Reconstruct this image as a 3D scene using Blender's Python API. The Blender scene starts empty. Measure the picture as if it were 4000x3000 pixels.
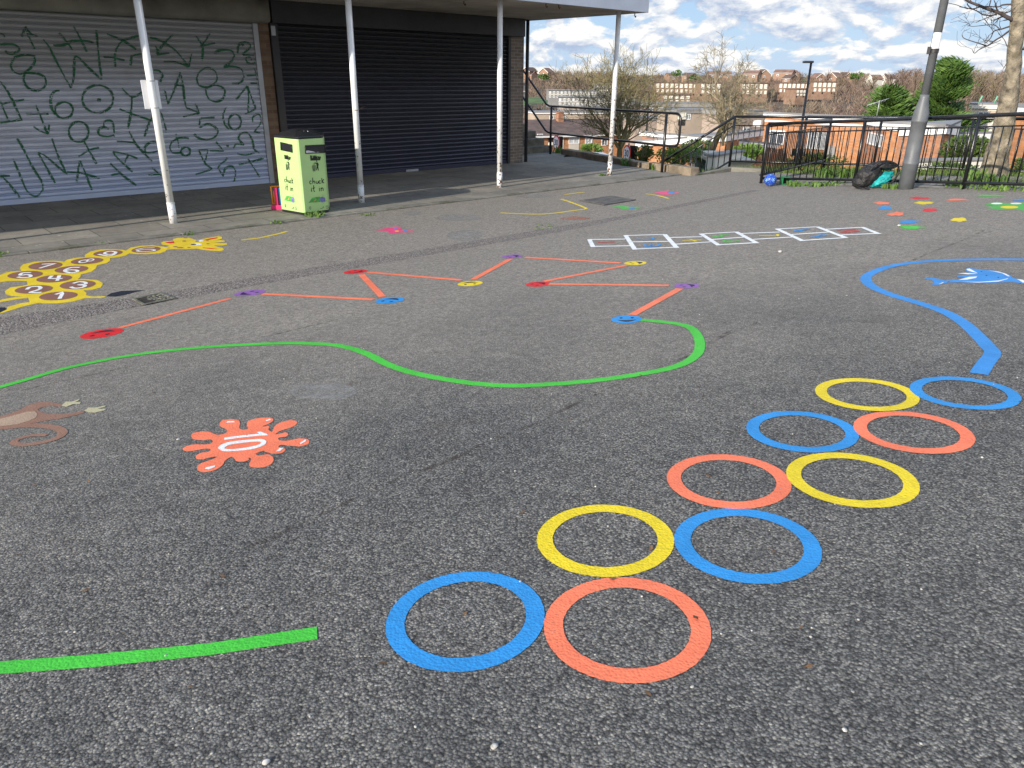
import bpy, math, random
from mathutils import Vector, Matrix
from math import sin, cos, pi, radians, sqrt, atan2
scn = bpy.context.scene
col = scn.collection
rnd = random.Random(7)

# ------------------------------------------------------------------ camera
EYE = Vector((0, 0, 1.45616))
CA = Vector((0.74972323, -0.66169007, 0.00901781))   # right
CB = Vector((0.24634924, 0.29172015, 0.92423558))    # up
CC = Vector((0.61418818, 0.69069936, -0.38171622))   # forward
FPX = 2896.37                                        # focal length in photo pixels (4000 wide)
cam_d = bpy.data.cameras.new("Camera"); cam = bpy.data.objects.new("Camera", cam_d); col.objects.link(cam)
cam_d.sensor_width = 36; cam_d.lens = 36 * FPX / 4000
cam_d.clip_start = 0.05; cam_d.clip_end = 6000
cam.matrix_world = Matrix(((CA.x, CB.x, -CC.x, EYE.x), (CA.y, CB.y, -CC.y, EYE.y), (CA.z, CB.z, -CC.z, EYE.z), (0, 0, 0, 1)))
scn.camera = cam

# ------------------------------------------------------------------ light
SUN_EL = radians(20.0)
SUNV = Vector((-2.65, -0.30, 0)).normalized() * cos(SUN_EL) + Vector((0, 0, sin(SUN_EL)))  # towards the sun
sd = bpy.data.lights.new("Sun", 'SUN'); so = bpy.data.objects.new("Sun", sd); col.objects.link(so)
sd.energy = 4.1; sd.angle = radians(0.5); sd.color = (1.0, 0.92, 0.80)
so.rotation_euler = (-SUNV).to_track_quat('-Z', 'Y').to_euler()
scn.view_settings.view_transform = 'Standard'; scn.view_settings.look = 'None'
scn.view_settings.exposure = 0.55; scn.view_settings.gamma = 1.0; scn.view_settings.use_curve_mapping = False

w = bpy.data.worlds.new("World"); scn.world = w; w.use_nodes = True
nt = w.node_tree; nt.nodes.clear()
def N(t, typ, **kw):
    n = t.nodes.new(typ)
    for k, v in kw.items():
        if k.startswith('i_'):
            n.inputs[int(k[2:])].default_value = v
        else:
            setattr(n, k, v)
    return n
def L(t, a, b): t.links.new(a, b)
def math_(t, op, a, b=None, c=None, clamp=False):
    n = t.nodes.new('ShaderNodeMath'); n.operation = op; n.use_clamp = clamp
    for i, x in enumerate((a, b, c)):
        if x is None: continue
        if isinstance(x, (int, float)): n.inputs[i].default_value = x
        else: t.links.new(x, n.inputs[i])
    return n.outputs[0]
def ramp_(t, fac, stops, interp='LINEAR'):
    n = t.nodes.new('ShaderNodeValToRGB'); n.color_ramp.interpolation = interp
    el = n.color_ramp.elements
    while len(el) < len(stops): el.new(0.5)
    for e, (p, c) in zip(el, stops):
        e.position = p
        e.color = c if len(c) == 4 else (*c, 1)
    t.links.new(fac, n.inputs[0])
    return n.outputs[0]
def mix_(t, fac, a, b, blend='MIX'):
    n = t.nodes.new('ShaderNodeMix'); n.data_type = 'RGBA'; n.blend_type = blend
    for i, x in ((0, fac), (6, a), (7, b)):
        if isinstance(x, (int, float)): n.inputs[i].default_value = x
        elif isinstance(x, tuple): n.inputs[i].default_value = x if len(x) == 4 else (*x, 1)
        else: t.links.new(x, n.inputs[i])
    return n.outputs[2]

sky = N(nt, 'ShaderNodeTexSky', sky_type='NISHITA', sun_disc=False, sun_elevation=SUN_EL, air_density=1.0, dust_density=0.6, ozone_density=2.0)
sky.sun_rotation = atan2(SUNV.x, SUNV.y)
tc = N(nt, 'ShaderNodeTexCoord'); sp = N(nt, 'ShaderNodeSeparateXYZ'); L(nt, tc.outputs['Generated'], sp.inputs[0])
az = math_(nt, 'ARCTAN2', sp.outputs[1], sp.outputs[0])
el_ = math_(nt, 'ARCSINE', sp.outputs[2])
# cloud rows crowd together towards the horizon
elw = math_(nt, 'MULTIPLY', math_(nt, 'POWER', math_(nt, 'MAXIMUM', math_(nt, 'ADD', el_, 0.02), 0.0), 0.6), 3.2)
def cloudnoise(dv, seed):
    cv = N(nt, 'ShaderNodeCombineXYZ')
    L(nt, math_(nt, 'MULTIPLY', az, 2.6), cv.inputs[0]); L(nt, math_(nt, 'ADD', elw, dv), cv.inputs[1]); cv.inputs[2].default_value = seed
    n = N(nt, 'ShaderNodeTexNoise'); n.inputs['Scale'].default_value = 6.2; n.inputs['Detail'].default_value = 10; n.inputs['Roughness'].default_value = 0.58
    n.inputs['Distortion'].default_value = 0.25
    L(nt, cv.outputs[0], n.inputs['Vector']); return n.outputs['Fac']
c0 = cloudnoise(0.0, 3.3); c1 = cloudnoise(0.055, 3.3)
thr = math_(nt, 'SUBTRACT', c0, math_(nt, 'SUBTRACT', 0.464, math_(nt, 'MULTIPLY', el_, 0.55)))
high = math_(nt, 'MULTIPLY', math_(nt, 'SUBTRACT', el_, 0.20), 0.9, clamp=True)   # the upper sky is clearer
dens = math_(nt, 'MULTIPLY', math_(nt, 'SUBTRACT', thr, high), 14.0, clamp=True)
shade = math_(nt, 'ADD', math_(nt, 'MULTIPLY', math_(nt, 'SUBTRACT', c0, c1), 6.0), 0.64, clamp=True)
ccol = mix_(nt, shade, (4.3, 5.2, 7.0), (9.9, 9.8, 9.5))
skyc = mix_(nt, 0.55, sky.outputs[0], (3.4, 5.9, 10.4))
skyc = mix_(nt, math_(nt, 'SUBTRACT', 0.55, math_(nt, 'MULTIPLY', el_, 4.5), clamp=True), skyc, (6.0, 7.6, 9.4))
fin = mix_(nt, math_(nt, 'MULTIPLY', dens, 0.93), skyc, ccol)
fin = mix_(nt, math_(nt, 'MULTIPLY', math_(nt, 'SUBTRACT', el_, 0.16), 4.0, clamp=True), fin, mix_(nt, 1.0, fin, (1.42, 1.33, 1.22), 'MULTIPLY'))   # upper sky out of view brightened to lift the shade under the canopy
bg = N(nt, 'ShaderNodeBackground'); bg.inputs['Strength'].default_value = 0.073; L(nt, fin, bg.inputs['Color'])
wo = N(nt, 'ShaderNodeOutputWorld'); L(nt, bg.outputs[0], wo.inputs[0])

# ------------------------------------------------------------------ picture <-> place
def ray(px, py):
    return CA * ((px - 2000) / FPX) - CB * ((py - 1500) / FPX) + CC
def proj(P):
    d = Vector(P) - EYE; z = d.dot(CC)
    return 2000 + FPX * d.dot(CA) / z, 1500 - FPX * d.dot(CB) / z, z
def at_z(px, py, z): d = ray(px, py); return EYE + d * ((z - EYE.z) / d.z)
def at_x(px, py, x): d = ray(px, py); return EYE + d * (x / d.x)
def at_y(px, py, y): d = ray(px, py); return EYE + d * (y / d.y)
def at_d(px, py, dist):                    # at a horizontal distance
    d = ray(px, py); return EYE + d * (dist / sqrt(d.x * d.x + d.y * d.y))
def on_plane(px, py, p0, n):
    d = ray(px, py); return EYE + d * ((p0 - EYE).dot(n) / d.dot(n))
YC, YP, ZP = 7.6, 10.72, -0.60
def gz(x, y):                               # height of the forecourt
    z1 = 0.01517 * x - 0.08672 * y
    if y <= YC: return z1
    zc = 0.01517 * x - 0.08672 * YC
    if y >= YP: return ZP
    t = (y - YC) / (YP - YC); return zc + (ZP - zc) * t
def G(px, py, lift=0.0):
    d = ray(px, py); a, b = 0.3, 60.0
    for _ in range(46):
        m = (a + b) / 2; P = EYE + d * m
        if P.z > gz(P.x, P.y): a = m
        else: b = m
    P = EYE + d * a; P.z += lift; return P
class View:                                 # readings taken in an enlarged crop of the photo
    def __init__(s, ox, oy, sc): s.o = (ox, oy); s.sc = sc
    def __call__(s, *pts):
        r = [(s.o[0] + x / s.sc, s.o[1] + y / s.sc) for x, y in pts]
        return r
V0 = View(0, 0, 0.553); V1 = View(0, 0, 1.9518); V2 = View(900, 0, 1.8433); V3 = View(1900, 0, 2.0109); V4 = View(2900, 0, 2.0109)
V5 = View(0, 800, 2.212); V6 = View(2200, 700, 1.2289); V7 = View(0, 1400, 1.70154); V8 = View(1300, 1400, 1.47467); V9 = View(1000, 850, 1.2289)
W2 = View(2000, 250, 3.6875); W3 = View(2350, 250, 3.6875); W4 = View(2600, 200, 3.191); W5 = View(2950, 350, 4.148); W6 = View(3350, 400, 3.403); W7 = View(3500, 0, 3.606)
X1 = View(1050, 480, 4.1467); X2 = View(3150, 720, 2.6024); X3 = View(2250, 840, 1.7696); X4 = View(550, 880, 5.53); X5 = View(0, 0, 3.7696); X6 = View(0, 400, 3.7696)
X7 = View(540, 0, 2.1643); X8 = View(540, 400, 2.1643); B3 = View(0, 650, 1.8433); B4 = View(1100, 600, 1.8433)

# ------------------------------------------------------------------ object helpers
BASE = {}
def tag(o, label=None, cat=None, group=None, kind=None):
    if label: o['label'] = label
    if cat: o['category'] = cat
    if group: o['group'] = group
    if kind: o['kind'] = kind
    return o
def thing(name, label, cat, loc, group=None):
    o = bpy.data.objects.new(name, None); col.objects.link(o); o.location = loc; o.empty_display_size = 0.2
    BASE[o.name] = Vector(loc); return tag(o, label, cat, group)
class MB:
    def __init__(s): s.v = []; s.f = []; s.uv = None; s.sm = []
    def add(s, vs, fs, smooth=False):
        o = len(s.v); s.v += [Vector(p) for p in vs]; s.f += [tuple(i + o for i in f) for f in fs]; s.sm += [smooth] * len(fs); return s
    def poly(s, pts): return s.add(pts, [tuple(range(len(pts)))])
    def box(s, lo, hi):
        x0, y0, z0 = lo; x1, y1, z1 = hi
        v = [(x0, y0, z0), (x1, y0, z0), (x1, y1, z0), (x0, y1, z0), (x0, y0, z1), (x1, y0, z1), (x1, y1, z1), (x0, y1, z1)]
        return s.add(v, [(0, 3, 2, 1), (4, 5, 6, 7), (0, 1, 5, 4), (1, 2, 6, 5), (2, 3, 7, 6), (3, 0, 4, 7)])
    def obox(s, o, ex, ey, ez):              # box from corner and three edge vectors
        o = Vector(o); ex = Vector(ex); ey = Vector(ey); ez = Vector(ez)
        v = [o, o + ex, o + ex + ey, o + ey, o + ez, o + ex + ez, o + ex + ey + ez, o + ey + ez]
        return s.add(v, [(0, 3, 2, 1), (4, 5, 6, 7), (0, 1, 5, 4), (1, 2, 6, 5), (2, 3, 7, 6), (3, 0, 4, 7)])
    def tube(s, pts, rad, n=8, caps=True, smooth=True):
        pts = [Vector(p) for p in pts]; m = len(pts)
        if isinstance(rad, (int, float)): rad = [rad] * m
        o = len(s.v); up = None
        for i, p in enumerate(pts):
            t = (pts[min(i + 1, m - 1)] - pts[max(i - 1, 0)])
            t = t.normalized() if t.length > 1e-9 else Vector((0, 0, 1))
            if up is None: up = t.orthogonal().normalized()
            else:
                up = up - t * up.dot(t); up = up.normalized() if up.length > 1e-6 else t.orthogonal().normalized()
            b = t.cross(up)
            for k in range(n):
                a = 2 * pi * k / n; s.v.append(p + (up * cos(a) + b * sin(a)) * rad[i])
        for i in range(m - 1):
            for k in range(n):
                k2 = (k + 1) % n
                s.f.append((o + i * n + k, o + i * n + k2, o + (i + 1) * n + k2, o + (i + 1) * n + k)); s.sm.append(smooth)
        if caps:
            s.f.append(tuple(o + k for k in reversed(range(n)))); s.sm.append(False)
            s.f.append(tuple(o + (m - 1) * n + k for k in range(n))); s.sm.append(False)
        return s
    def lathe(s, c, prof, n=20, smooth=True):  # profile [(r,z)] about a vertical axis
        return s.tube([Vector(c) + Vector((0, 0, z)) for r, z in prof], [max(r, 1e-4) for r, z in prof], n, True, smooth) if False else s._lathe(c, prof, n, smooth)
    def _lathe(s, c, prof, n, smooth):
        o = len(s.v); c = Vector(c)
        for r, z in prof:
            for k in range(n):
                a = 2 * pi * k / n; s.v.append(c + Vector((r * cos(a), r * sin(a), z)))
        for i in range(len(prof) - 1):
            for k in range(n):
                k2 = (k + 1) % n
                s.f.append((o + i * n + k, o + i * n + k2, o + (i + 1) * n + k2, o + (i + 1) * n + k)); s.sm.append(smooth)
        s.f.append(tuple(o + k for k in reversed(range(n)))); s.sm.append(False)
        s.f.append(tuple(o + (len(prof) - 1) * n + k for k in range(n))); s.sm.append(False)
        return s
    def ball(s, c, r, seg=16, rings=10, fn=None):
        c = Vector(c); o = len(s.v)
        R = r if isinstance(r, (tuple, Vector)) else (r, r, r)
        for i in range(rings + 1):
            th = pi * i / rings
            for k in range(seg):
                ph = 2 * pi * k / seg
                d = Vector((sin(th) * cos(ph), sin(th) * sin(ph), cos(th)))
                q = fn(d) if fn else 1.0
                s.v.append(c + Vector((d.x * R[0], d.y * R[1], d.z * R[2])) * q)
        for i in range(rings):
            for k in range(seg):
                k2 = (k + 1) % seg
                s.f.append((o + i * seg + k, o + (i + 1) * seg + k, o + (i + 1) * seg + k2, o + i * seg + k2)); s.sm.append(True)
        return s
    def build(s, name, mat, parent=None, origin=None, bevel=0.0):
        root = parent
        while root is not None and root.parent is not None: root = root.parent
        off = BASE[root.name] if root is not None else (Vector(origin) if origin is not None else Vector((0, 0, 0)))
        me = bpy.data.meshes.new(name)
        me.from_pydata([tuple(p - off) for p in s.v], [], s.f)
        me.polygons.foreach_set('use_smooth', s.sm)
        if s.uv:
            ul = me.uv_layers.new(name='UVMap')
            for lp in me.loops: ul.data[lp.index].uv = s.uv[lp.vertex_index]
        if mat: me.materials.append(mat)
        me.update()
        o = bpy.data.objects.new(name, me); col.objects.link(o)
        if parent is not None:
            o.parent = parent
            if parent.type == 'MESH' and parent.parent is None: pass
        else:
            o.location = off; BASE[o.name] = off
        if bevel:
            b = o.modifiers.new('Bevel', 'BEVEL'); b.width = bevel; b.segments = 2; b.limit_method = 'ANGLE'; b.angle_limit = radians(40)
        return o
def font_mesh(txt, fr, mb, size=1.0, align='CENTER', bold=0.0):   # lettering as flat faces; fr(x,y) -> point
    cu = bpy.data.curves.new('lettering', 'FONT'); cu.body = txt; cu.size = size; cu.align_x = align; cu.offset = bold; cu.resolution_u = 3
    ob = bpy.data.objects.new('lettering', cu); col.objects.link(ob)
    dg = bpy.context.evaluated_depsgraph_get(); dg.update()
    me = ob.evaluated_get(dg).to_mesh()
    mb.add([fr(v.co.x, v.co.y) for v in me.vertices], [tuple(p.vertices) for p in me.polygons])
    ob.evaluated_get(dg).to_mesh_clear()
    bpy.data.objects.remove(ob); bpy.data.curves.remove(cu)
def smooth_path(pts, k=6):                   # Catmull-Rom through points
    P = [Vector(p) if len(p) == 3 else Vector((p[0], p[1], 0)) for p in pts]; out = []
    for i in range(len(P) - 1):
        a = P[max(i - 1, 0)]; b = P[i]; c = P[i + 1]; d = P[min(i + 2, len(P) - 1)]
        for j in range(k):
            t = j / k
            out.append(0.5 * ((2 * b) + (c - a) * t + (2 * a - 5 * b + 4 * c - d) * t * t + (3 * b - a - 3 * c + d) * t ** 3))
    out.append(P[-1]); return out

# ------------------------------------------------------------------ materials
def srgb(r, g, b):
    f = lambda c: ((c / 255) / 12.92) if c / 255 <= 0.04045 else (((c / 255) + 0.055) / 1.055) ** 2.4
    return (f(r), f(g), f(b))
def new_mat(name):
    m = bpy.data.materials.new(name); m.use_nodes = True; t = m.node_tree
    p = t.nodes['Principled BSDF']; return m, t, p
def obj_co(t, mode='Object'):
    return N(t, 'ShaderNodeTexCoord').outputs[mode]
def world_co(t): return N(t, 'ShaderNodeNewGeometry').outputs['Position']
def noise_(t, co, scale, detail=4, rough=0.55, stretch=None, out='Fac', dist=0.0):
    if stretch:
        mp = N(t, 'ShaderNodeMapping'); mp.inputs['Scale'].default_value = stretch; L(t, co, mp.inputs[0]); co = mp.outputs[0]
    n = N(t, 'ShaderNodeTexNoise'); n.inputs['Scale'].default_value = scale; n.inputs['Detail'].default_value = detail
    n.inputs['Roughness'].default_value = rough; n.inputs['Distortion'].default_value = dist
    L(t, co, n.inputs['Vector']); return n.outputs[out]
def voro_(t, co, scale, out='Distance', feature='F1', rand=1.0):
    n = N(t, 'ShaderNodeTexVoronoi'); n.feature = feature; n.inputs['Scale'].default_value = scale; n.inputs['Randomness'].default_value = rand
    L(t, co, n.inputs['Vector']); return n.outputs[out]
def bump_(t, p, h, strength=0.4, dist=0.01):
    b = N(t, 'ShaderNodeBump'); b.inputs['Strength'].default_value = strength; b.inputs['Distance'].default_value = dist
    L(t, h, b.inputs['Height']); L(t, b.outputs[0], p.inputs['Normal'])
def simple(name, c, rough=0.6, var=0.12, scale=6.0, bump=0.15, bscale=None, metal=0.0, dark=None, spec=None, bdist=0.01):
    """base colour broken up by soft mottling, optional dirt colour in patches"""
    m, t, p = new_mat(name); co = world_co(t)
    n = noise_(t, co, scale, 5)
    lo = tuple(max(x * (1 - var * 1.6), 0) for x in c); hi = tuple(min(x * (1 + var * 1.4), 1) for x in c)
    cc = ramp_(t, n, [(0.3, lo), (0.7, hi)])
    if dark:
        n2 = noise_(t, co, scale * 0.45, 6, 0.65)
        cc = mix_(t, ramp_(t, n2, [(0.52, (0, 0, 0)), (0.68, (1, 1, 1))]), cc, dark)
    L(t, cc, p.inputs['Base Color']); p.inputs['Roughness'].default_value = rough; p.inputs['Metallic'].default_value = metal
    if spec is not None: p.inputs['Specular IOR Level'].default_value = spec
    if bump: bump_(t, p, noise_(t, co, bscale or scale * 8, 4), bump, bdist)
    return m
def m_tarmac():
    m, t, p = new_mat('tarmac'); co = world_co(t)
    d1 = voro_(t, co, 118.0); c1 = voro_(t, co, 118.0, 'Color'); d2 = voro_(t, co, 220.0); c2 = voro_(t, co, 220.0, 'Color')
    s1 = N(t, 'ShaderNodeSeparateColor'); L(t, c1, s1.inputs[0]); s2 = N(t, 'ShaderNodeSeparateColor'); L(t, c2, s2.inputs[0])
    stone = ramp_(t, s1.outputs[0], [(0.0, (0.066, 0.066, 0.067)), (0.45, (0.125, 0.124, 0.127)), (0.80, (0.195, 0.191, 0.188)), (0.985, (0.25, 0.243, 0.23)), (1.0, (0.33, 0.315, 0.295))])
    fine = ramp_(t, s2.outputs[1], [(0.0, (0.62, 0.62, 0.62)), (0.6, (1, 1, 1)), (1.0, (1.35, 1.35, 1.35))])
    cc = mix_(t, 1.0, stone, fine, 'MULTIPLY')
    gap = ramp_(t, d1, [(0.40, (1, 1, 1)), (0.75, (0.44, 0.44, 0.44))])
    cc = mix_(t, 1.0, cc, gap, 'MULTIPLY')
    # wear: large soft patches, paler and browner away from the newer strip
    big = noise_(t, co, 0.55, 6, 0.6); med = noise_(t, co, 3.0, 5, 0.6)
    cc = mix_(t, 1.0, cc, ramp_(t, big, [(0.3, (0.88, 0.88, 0.885)), (0.7, (1.13, 1.11, 1.08))]), 'MULTIPLY')
    cc = mix_(t, 1.0, cc, ramp_(t, med, [(0.3, (0.86, 0.86, 0.86)), (0.7, (1.13, 1.12, 1.10))]), 'MULTIPLY')
    # the part by the shops and the far side carry worn, dusty old surfacing
    sx = N(t, 'ShaderNodeSeparateXYZ'); L(t, co, sx.inputs[0])
    far = math_(t, 'ADD', math_(t, 'MULTIPLY', sx.outputs[1], 0.10), math_(t, 'MULTIPLY', sx.outputs[0], 0.052))
    far = math_(t, 'ADD', far, math_(t, 'MULTIPLY', big, 0.5))
    fm = ramp_(t, far, [(0.55, (0, 0, 0)), (1.25, (1, 1, 1))])
    cc = mix_(t, math_(t, 'MULTIPLY', fm, 0.62), cc, mix_(t, s2.outputs[0], (0.165, 0.150, 0.136), (0.25, 0.229, 0.207)))
    cl = noise_(t, co, 38.0, 3, 0.6); cl2 = noise_(t, co, 14.0, 4, 0.65)
    cc = mix_(t, 1.0, cc, ramp_(t, cl, [(0.32, (0.62, 0.62, 0.62)), (0.68, (1.36, 1.35, 1.34))]), 'MULTIPLY') if False else mix_(t, math_(t, 'ADD', math_(t, 'MULTIPLY', fm, 0.75), 0.12), cc, mix_(t, 1.0, cc, ramp_(t, cl, [(0.32, (0.62, 0.62, 0.62)), (0.68, (1.36, 1.35, 1.34))]), 'MULTIPLY'))
    cc = mix_(t, 1.0, cc, ramp_(t, cl2, [(0.32, (0.84, 0.84, 0.84)), (0.68, (1.15, 1.15, 1.14))]), 'MULTIPLY')
    cc = mix_(t, 1.0, cc, mix_(t, fm, (1.20, 1.155, 1.075), (1.46, 1.39, 1.275)), 'MULTIPLY')
    stn = noise_(t, co, 1.6, 7, 0.7)
    cc = mix_(t, ramp_(t, stn, [(0.62, (0, 0, 0)), (0.76, (0.55, 0.55, 0.55))]), cc, (0.085, 0.066, 0.052))
    L(t, cc, p.inputs['Base Color']); p.inputs['Roughness'].default_value = 0.86; p.inputs['Specular IOR Level'].default_value = 0.35
    h = math_(t, 'SUBTRACT', math_(t, 'MULTIPLY', s1.outputs[2], 0.55), d1)
    h = math_(t, 'ADD', h, math_(t, 'MULTIPLY', d2, -0.35))
    bump_(t, p, h, 0.7, 0.0045)
    return m
def m_paint(name, c, worn=0.0, rough=0.62, thin=0.0):
    m, t, p = new_mat(name); co = world_co(t)
    d1 = voro_(t, co, 105.0); n = noise_(t, co, 5.0, 5, 0.6); n2 = noise_(t, co, 60.0, 3)
    cc = ramp_(t, n, [(0.3, tuple(x * 0.86 for x in c)), (0.7, tuple(min(1, x * 1.1) for x in c))])
    cc = mix_(t, 1.0, cc, ramp_(t, n2, [(0.3, (0.91, 0.91, 0.91)), (0.7, (1.06, 1.06, 1.06))]), 'MULTIPLY')
    chips = math_(t, 'ADD', noise_(t, co, 26.0, 5, 0.7), math_(t, 'MULTIPLY', d1, 0.10))
    cc = mix_(t, ramp_(t, chips, [(0.725 - worn, (0, 0, 0)), (0.79 - worn, (0.85, 0.85, 0.85))]), cc, (0.07, 0.068, 0.066))
    L(t, cc, p.inputs['Base Color']); p.inputs['Roughness'].default_value = rough; p.inputs['Specular IOR Level'].default_value = 0.3
    h = math_(t, 'ADD', math_(t, 'MULTIPLY', d1, -0.7), math_(t, 'MULTIPLY', n2, 0.8))
    bump_(t, p, h, 0.55, 0.0045)
    if thin:
        tr = N(t, 'ShaderNodeBsdfTransparent'); mx = N(t, 'ShaderNodeMixShader')
        a = math_(t, 'ADD', noise_(t, co, 9.0, 6, 0.7), math_(t, 'MULTIPLY', noise_(t, co, 70, 3), 0.35))
        fac = ramp_(t, a, [(0.50 + thin, (0, 0, 0)), (0.74 + thin, (0.75, 0.75, 0.75))])
        out = t.nodes['Material Output']
        L(t, fac, mx.inputs[0]); L(t, tr.outputs[0], mx.inputs[1]); L(t, p.outputs[0], mx.inputs[2]); L(t, mx.outputs[0], out.inputs[0])
    return m
def m_brick(name, c1, c2, mortar, sx=0.225, sz=0.075, axis='xz', bump=0.5, big=1.0):
    m, t, p = new_mat(name); co = world_co(t)
    s = N(t, 'ShaderNodeSeparateXYZ'); L(t, co, s.inputs[0]); cv = N(t, 'ShaderNodeCombineXYZ')
    if axis == 'xz': L(t, s.outputs[0], cv.inputs[0])
    elif axis == 'yz': L(t, s.outputs[1], cv.inputs[0])
    else: L(t, math_(t, 'SUBTRACT', s.outputs[0], s.outputs[1]), cv.inputs[0])
    L(t, s.outputs[2], cv.inputs[1])
    b = N(t, 'ShaderNodeTexBrick'); L(t, cv.outputs[0], b.inputs['Vector'])
    b.inputs['Color1'].default_value = (*c1, 1); b.inputs['Color2'].default_value = (*c2, 1); b.inputs['Mortar'].default_value = (*mortar, 1)
    b.inputs['Scale'].default_value = 1.0; b.inputs['Brick Width'].default_value = sx; b.inputs['Row Height'].default_value = sz
    b.inputs['Mortar Size'].default_value = 0.007 * big; b.inputs['Mortar Smooth'].default_value = 0.3
    n = noise_(t, co, 3.0, 6, 0.65)
    cc = mix_(t, 1.0, b.outputs['Color'], ramp_(t, n, [(0.3, (0.72, 0.72, 0.72)), (0.7, (1.2, 1.18, 1.15))]), 'MULTIPLY')
    L(t, cc, p.inputs['Base Color']); p.inputs['Roughness'].default_value = 0.88
    h = math_(t, 'ADD', math_(t, 'MULTIPLY', b.outputs['Fac'], -1.0), math_(t, 'MULTIPLY', noise_(t, co, 60, 3), 0.3))
    bump_(t, p, h, bump, 0.006); return m
M = {}
M['tarmac'] = m_tarmac()
PC = dict(blue=(0.030, 0.27, 0.63), orange=(0.90, 0.205, 0.10), yellow=(0.80, 0.60, 0.020), green=(0.068, 0.52, 0.048), red=(0.70, 0.020, 0.024),
          purple=(0.27, 0.115, 0.36), white=(0.82, 0.82, 0.80), brown=(0.26, 0.125, 0.088), dark=(0.020, 0.022, 0.035), tan=(0.42, 0.29, 0.20),
          fur=(0.29, 0.155, 0.105), paw=(0.50, 0.45, 0.27), pink=(0.78, 0.075, 0.20), giraffe=(0.76, 0.55, 0.03), sea=(0.040, 0.26, 0.63), leaf=(0.09, 0.40, 0.075))
for k, c in PC.items(): M['p_' + k] = m_paint('paint_' + k, c)
M['w_white'] = m_paint('worn_paint_white', (0.33, 0.315, 0.29), thin=0.04)
M['w_orange'] = m_paint('worn_paint_orange', (0.50, 0.17, 0.09), thin=0.05)
M['w_pink'] = m_paint('worn_paint_pink', (0.50, 0.18, 0.20), thin=0.0)
M['seam'] = m_paint('seam_moss', (0.075, 0.056, 0.042), thin=0.12)
# ================================================================== GROUND
def grid_sheet(xs, ys, fz):
    mb = MB(); n = len(xs)
    mb.v = [Vector((x, y, fz(x, y))) for y in ys for x in xs]
    for j in range(len(ys) - 1):
        for i in range(n - 1):
            mb.f.append((j * n + i, j * n + i + 1, (j + 1) * n + i + 1, (j + 1) * n + i)); mb.sm.append(True)
    return mb
def span(a, b, st):
    n = max(1, int(round((b - a) / st))); return [a + (b - a) * i / n for i in range(n + 1)]
ys = span(-14, YC, 0.9) + span(YC, YP, 0.5)[1:]
tag(grid_sheet(span(-14, 16.2, 0.75), ys, gz).build('tarmac', M['tarmac']), kind='structure')

# paving in front of the shops
def m_paving():
    m, t, p = new_mat('paving_slabs'); co = world_co(t)
    b = N(t, 'ShaderNodeTexBrick'); mp = N(t, 'ShaderNodeMapping'); mp.inputs['Location'].default_value = (0.25, 0.35, 0); L(t, co, mp.inputs[0]); L(t, mp.outputs[0], b.inputs['Vector'])
    b.inputs['Color1'].default_value = (0.20, 0.185, 0.163, 1); b.inputs['Color2'].default_value = (0.27, 0.25, 0.22, 1); b.inputs['Mortar'].default_value = (0.07, 0.064, 0.05, 1)
    b.inputs['Scale'].default_value = 1; b.inputs['Brick Width'].default_value = 0.915; b.inputs['Row Height'].default_value = 0.61; b.inputs['Mortar Size'].default_value = 0.0065
    b.inputs['Bias'].default_value = -0.2; b.offset_frequency = 2
    n = noise_(t, co, 1.3, 6, 0.65); n2 = noise_(t, co, 11, 6, 0.7)
    cc = mix_(t, 1.0, b.outputs['Color'], ramp_(t, n, [(0.3, (0.68, 0.68, 0.68)), (0.7, (1.25, 1.22, 1.16))]), 'MULTIPLY')
    cc = mix_(t, 1.0, cc, ramp_(t, n2, [(0.3, (0.82, 0.82, 0.82)), (0.7, (1.14, 1.14, 1.12))]), 'MULTIPLY')
    d = voro_(t, co, 7.0); lich = math_(t, 'ADD', d, math_(t, 'MULTIPLY', noise_(t, co, 1.1, 3), 0.62))
    cc = mix_(t, ramp_(t, lich, [(0.34, (0.8, 0.8, 0.8)), (0.38, (0, 0, 0))]), cc, (0.42, 0.42, 0.36))
    L(t, cc, p.inputs['Base Color']); p.inputs['Roughness'].default_value = 0.9
    bump_(t, p, math_(t, 'ADD', math_(t, 'MULTIPLY', b.outputs['Fac'], -1.0), math_(t, 'MULTIPLY', noise_(t, co, 90, 4), 0.35)), 0.5, 0.008); return m
M['paving'] = m_paving()
M['kerb'] = simple('kerb_concrete', (0.20, 0.185, 0.155), 0.9, 0.2, 4, 0.4, 70, dark=(0.075, 0.075, 0.04))
pv = grid_sheet(span(-14, 15.1, 1.0), [10.86, 12, 13.5, 15.25], lambda x, y: ZP + 0.012)
pv2 = grid_sheet([13.55, 14.3, 15.4, 16.35], [15.25, 16.0, 16.6], lambda x, y: ZP + 0.012); pv.add(pv2.v, pv2.f); pv.poly([Vector((a, b, ZP + .012)) for a, b in ((15.1, 12.7), (15.45, 14.4), (16.3, 15.9), (16.35, 16.0), (15.4, 15.25), (15.1, 15.25))])
tag(pv.build('pavement', M['paving']), kind='structure')
kb = MB(); x = -14.0
while x < 14.6:
    kb.box((x, 10.705 + rnd.uniform(-.004, .004), ZP - .15), (x + 0.905, 10.855, ZP + 0.020 + rnd.uniform(0, .006))); x += 0.915
tag(kb.build('kerb', M['kerb'], bevel=0.008), kind='structure')

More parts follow.
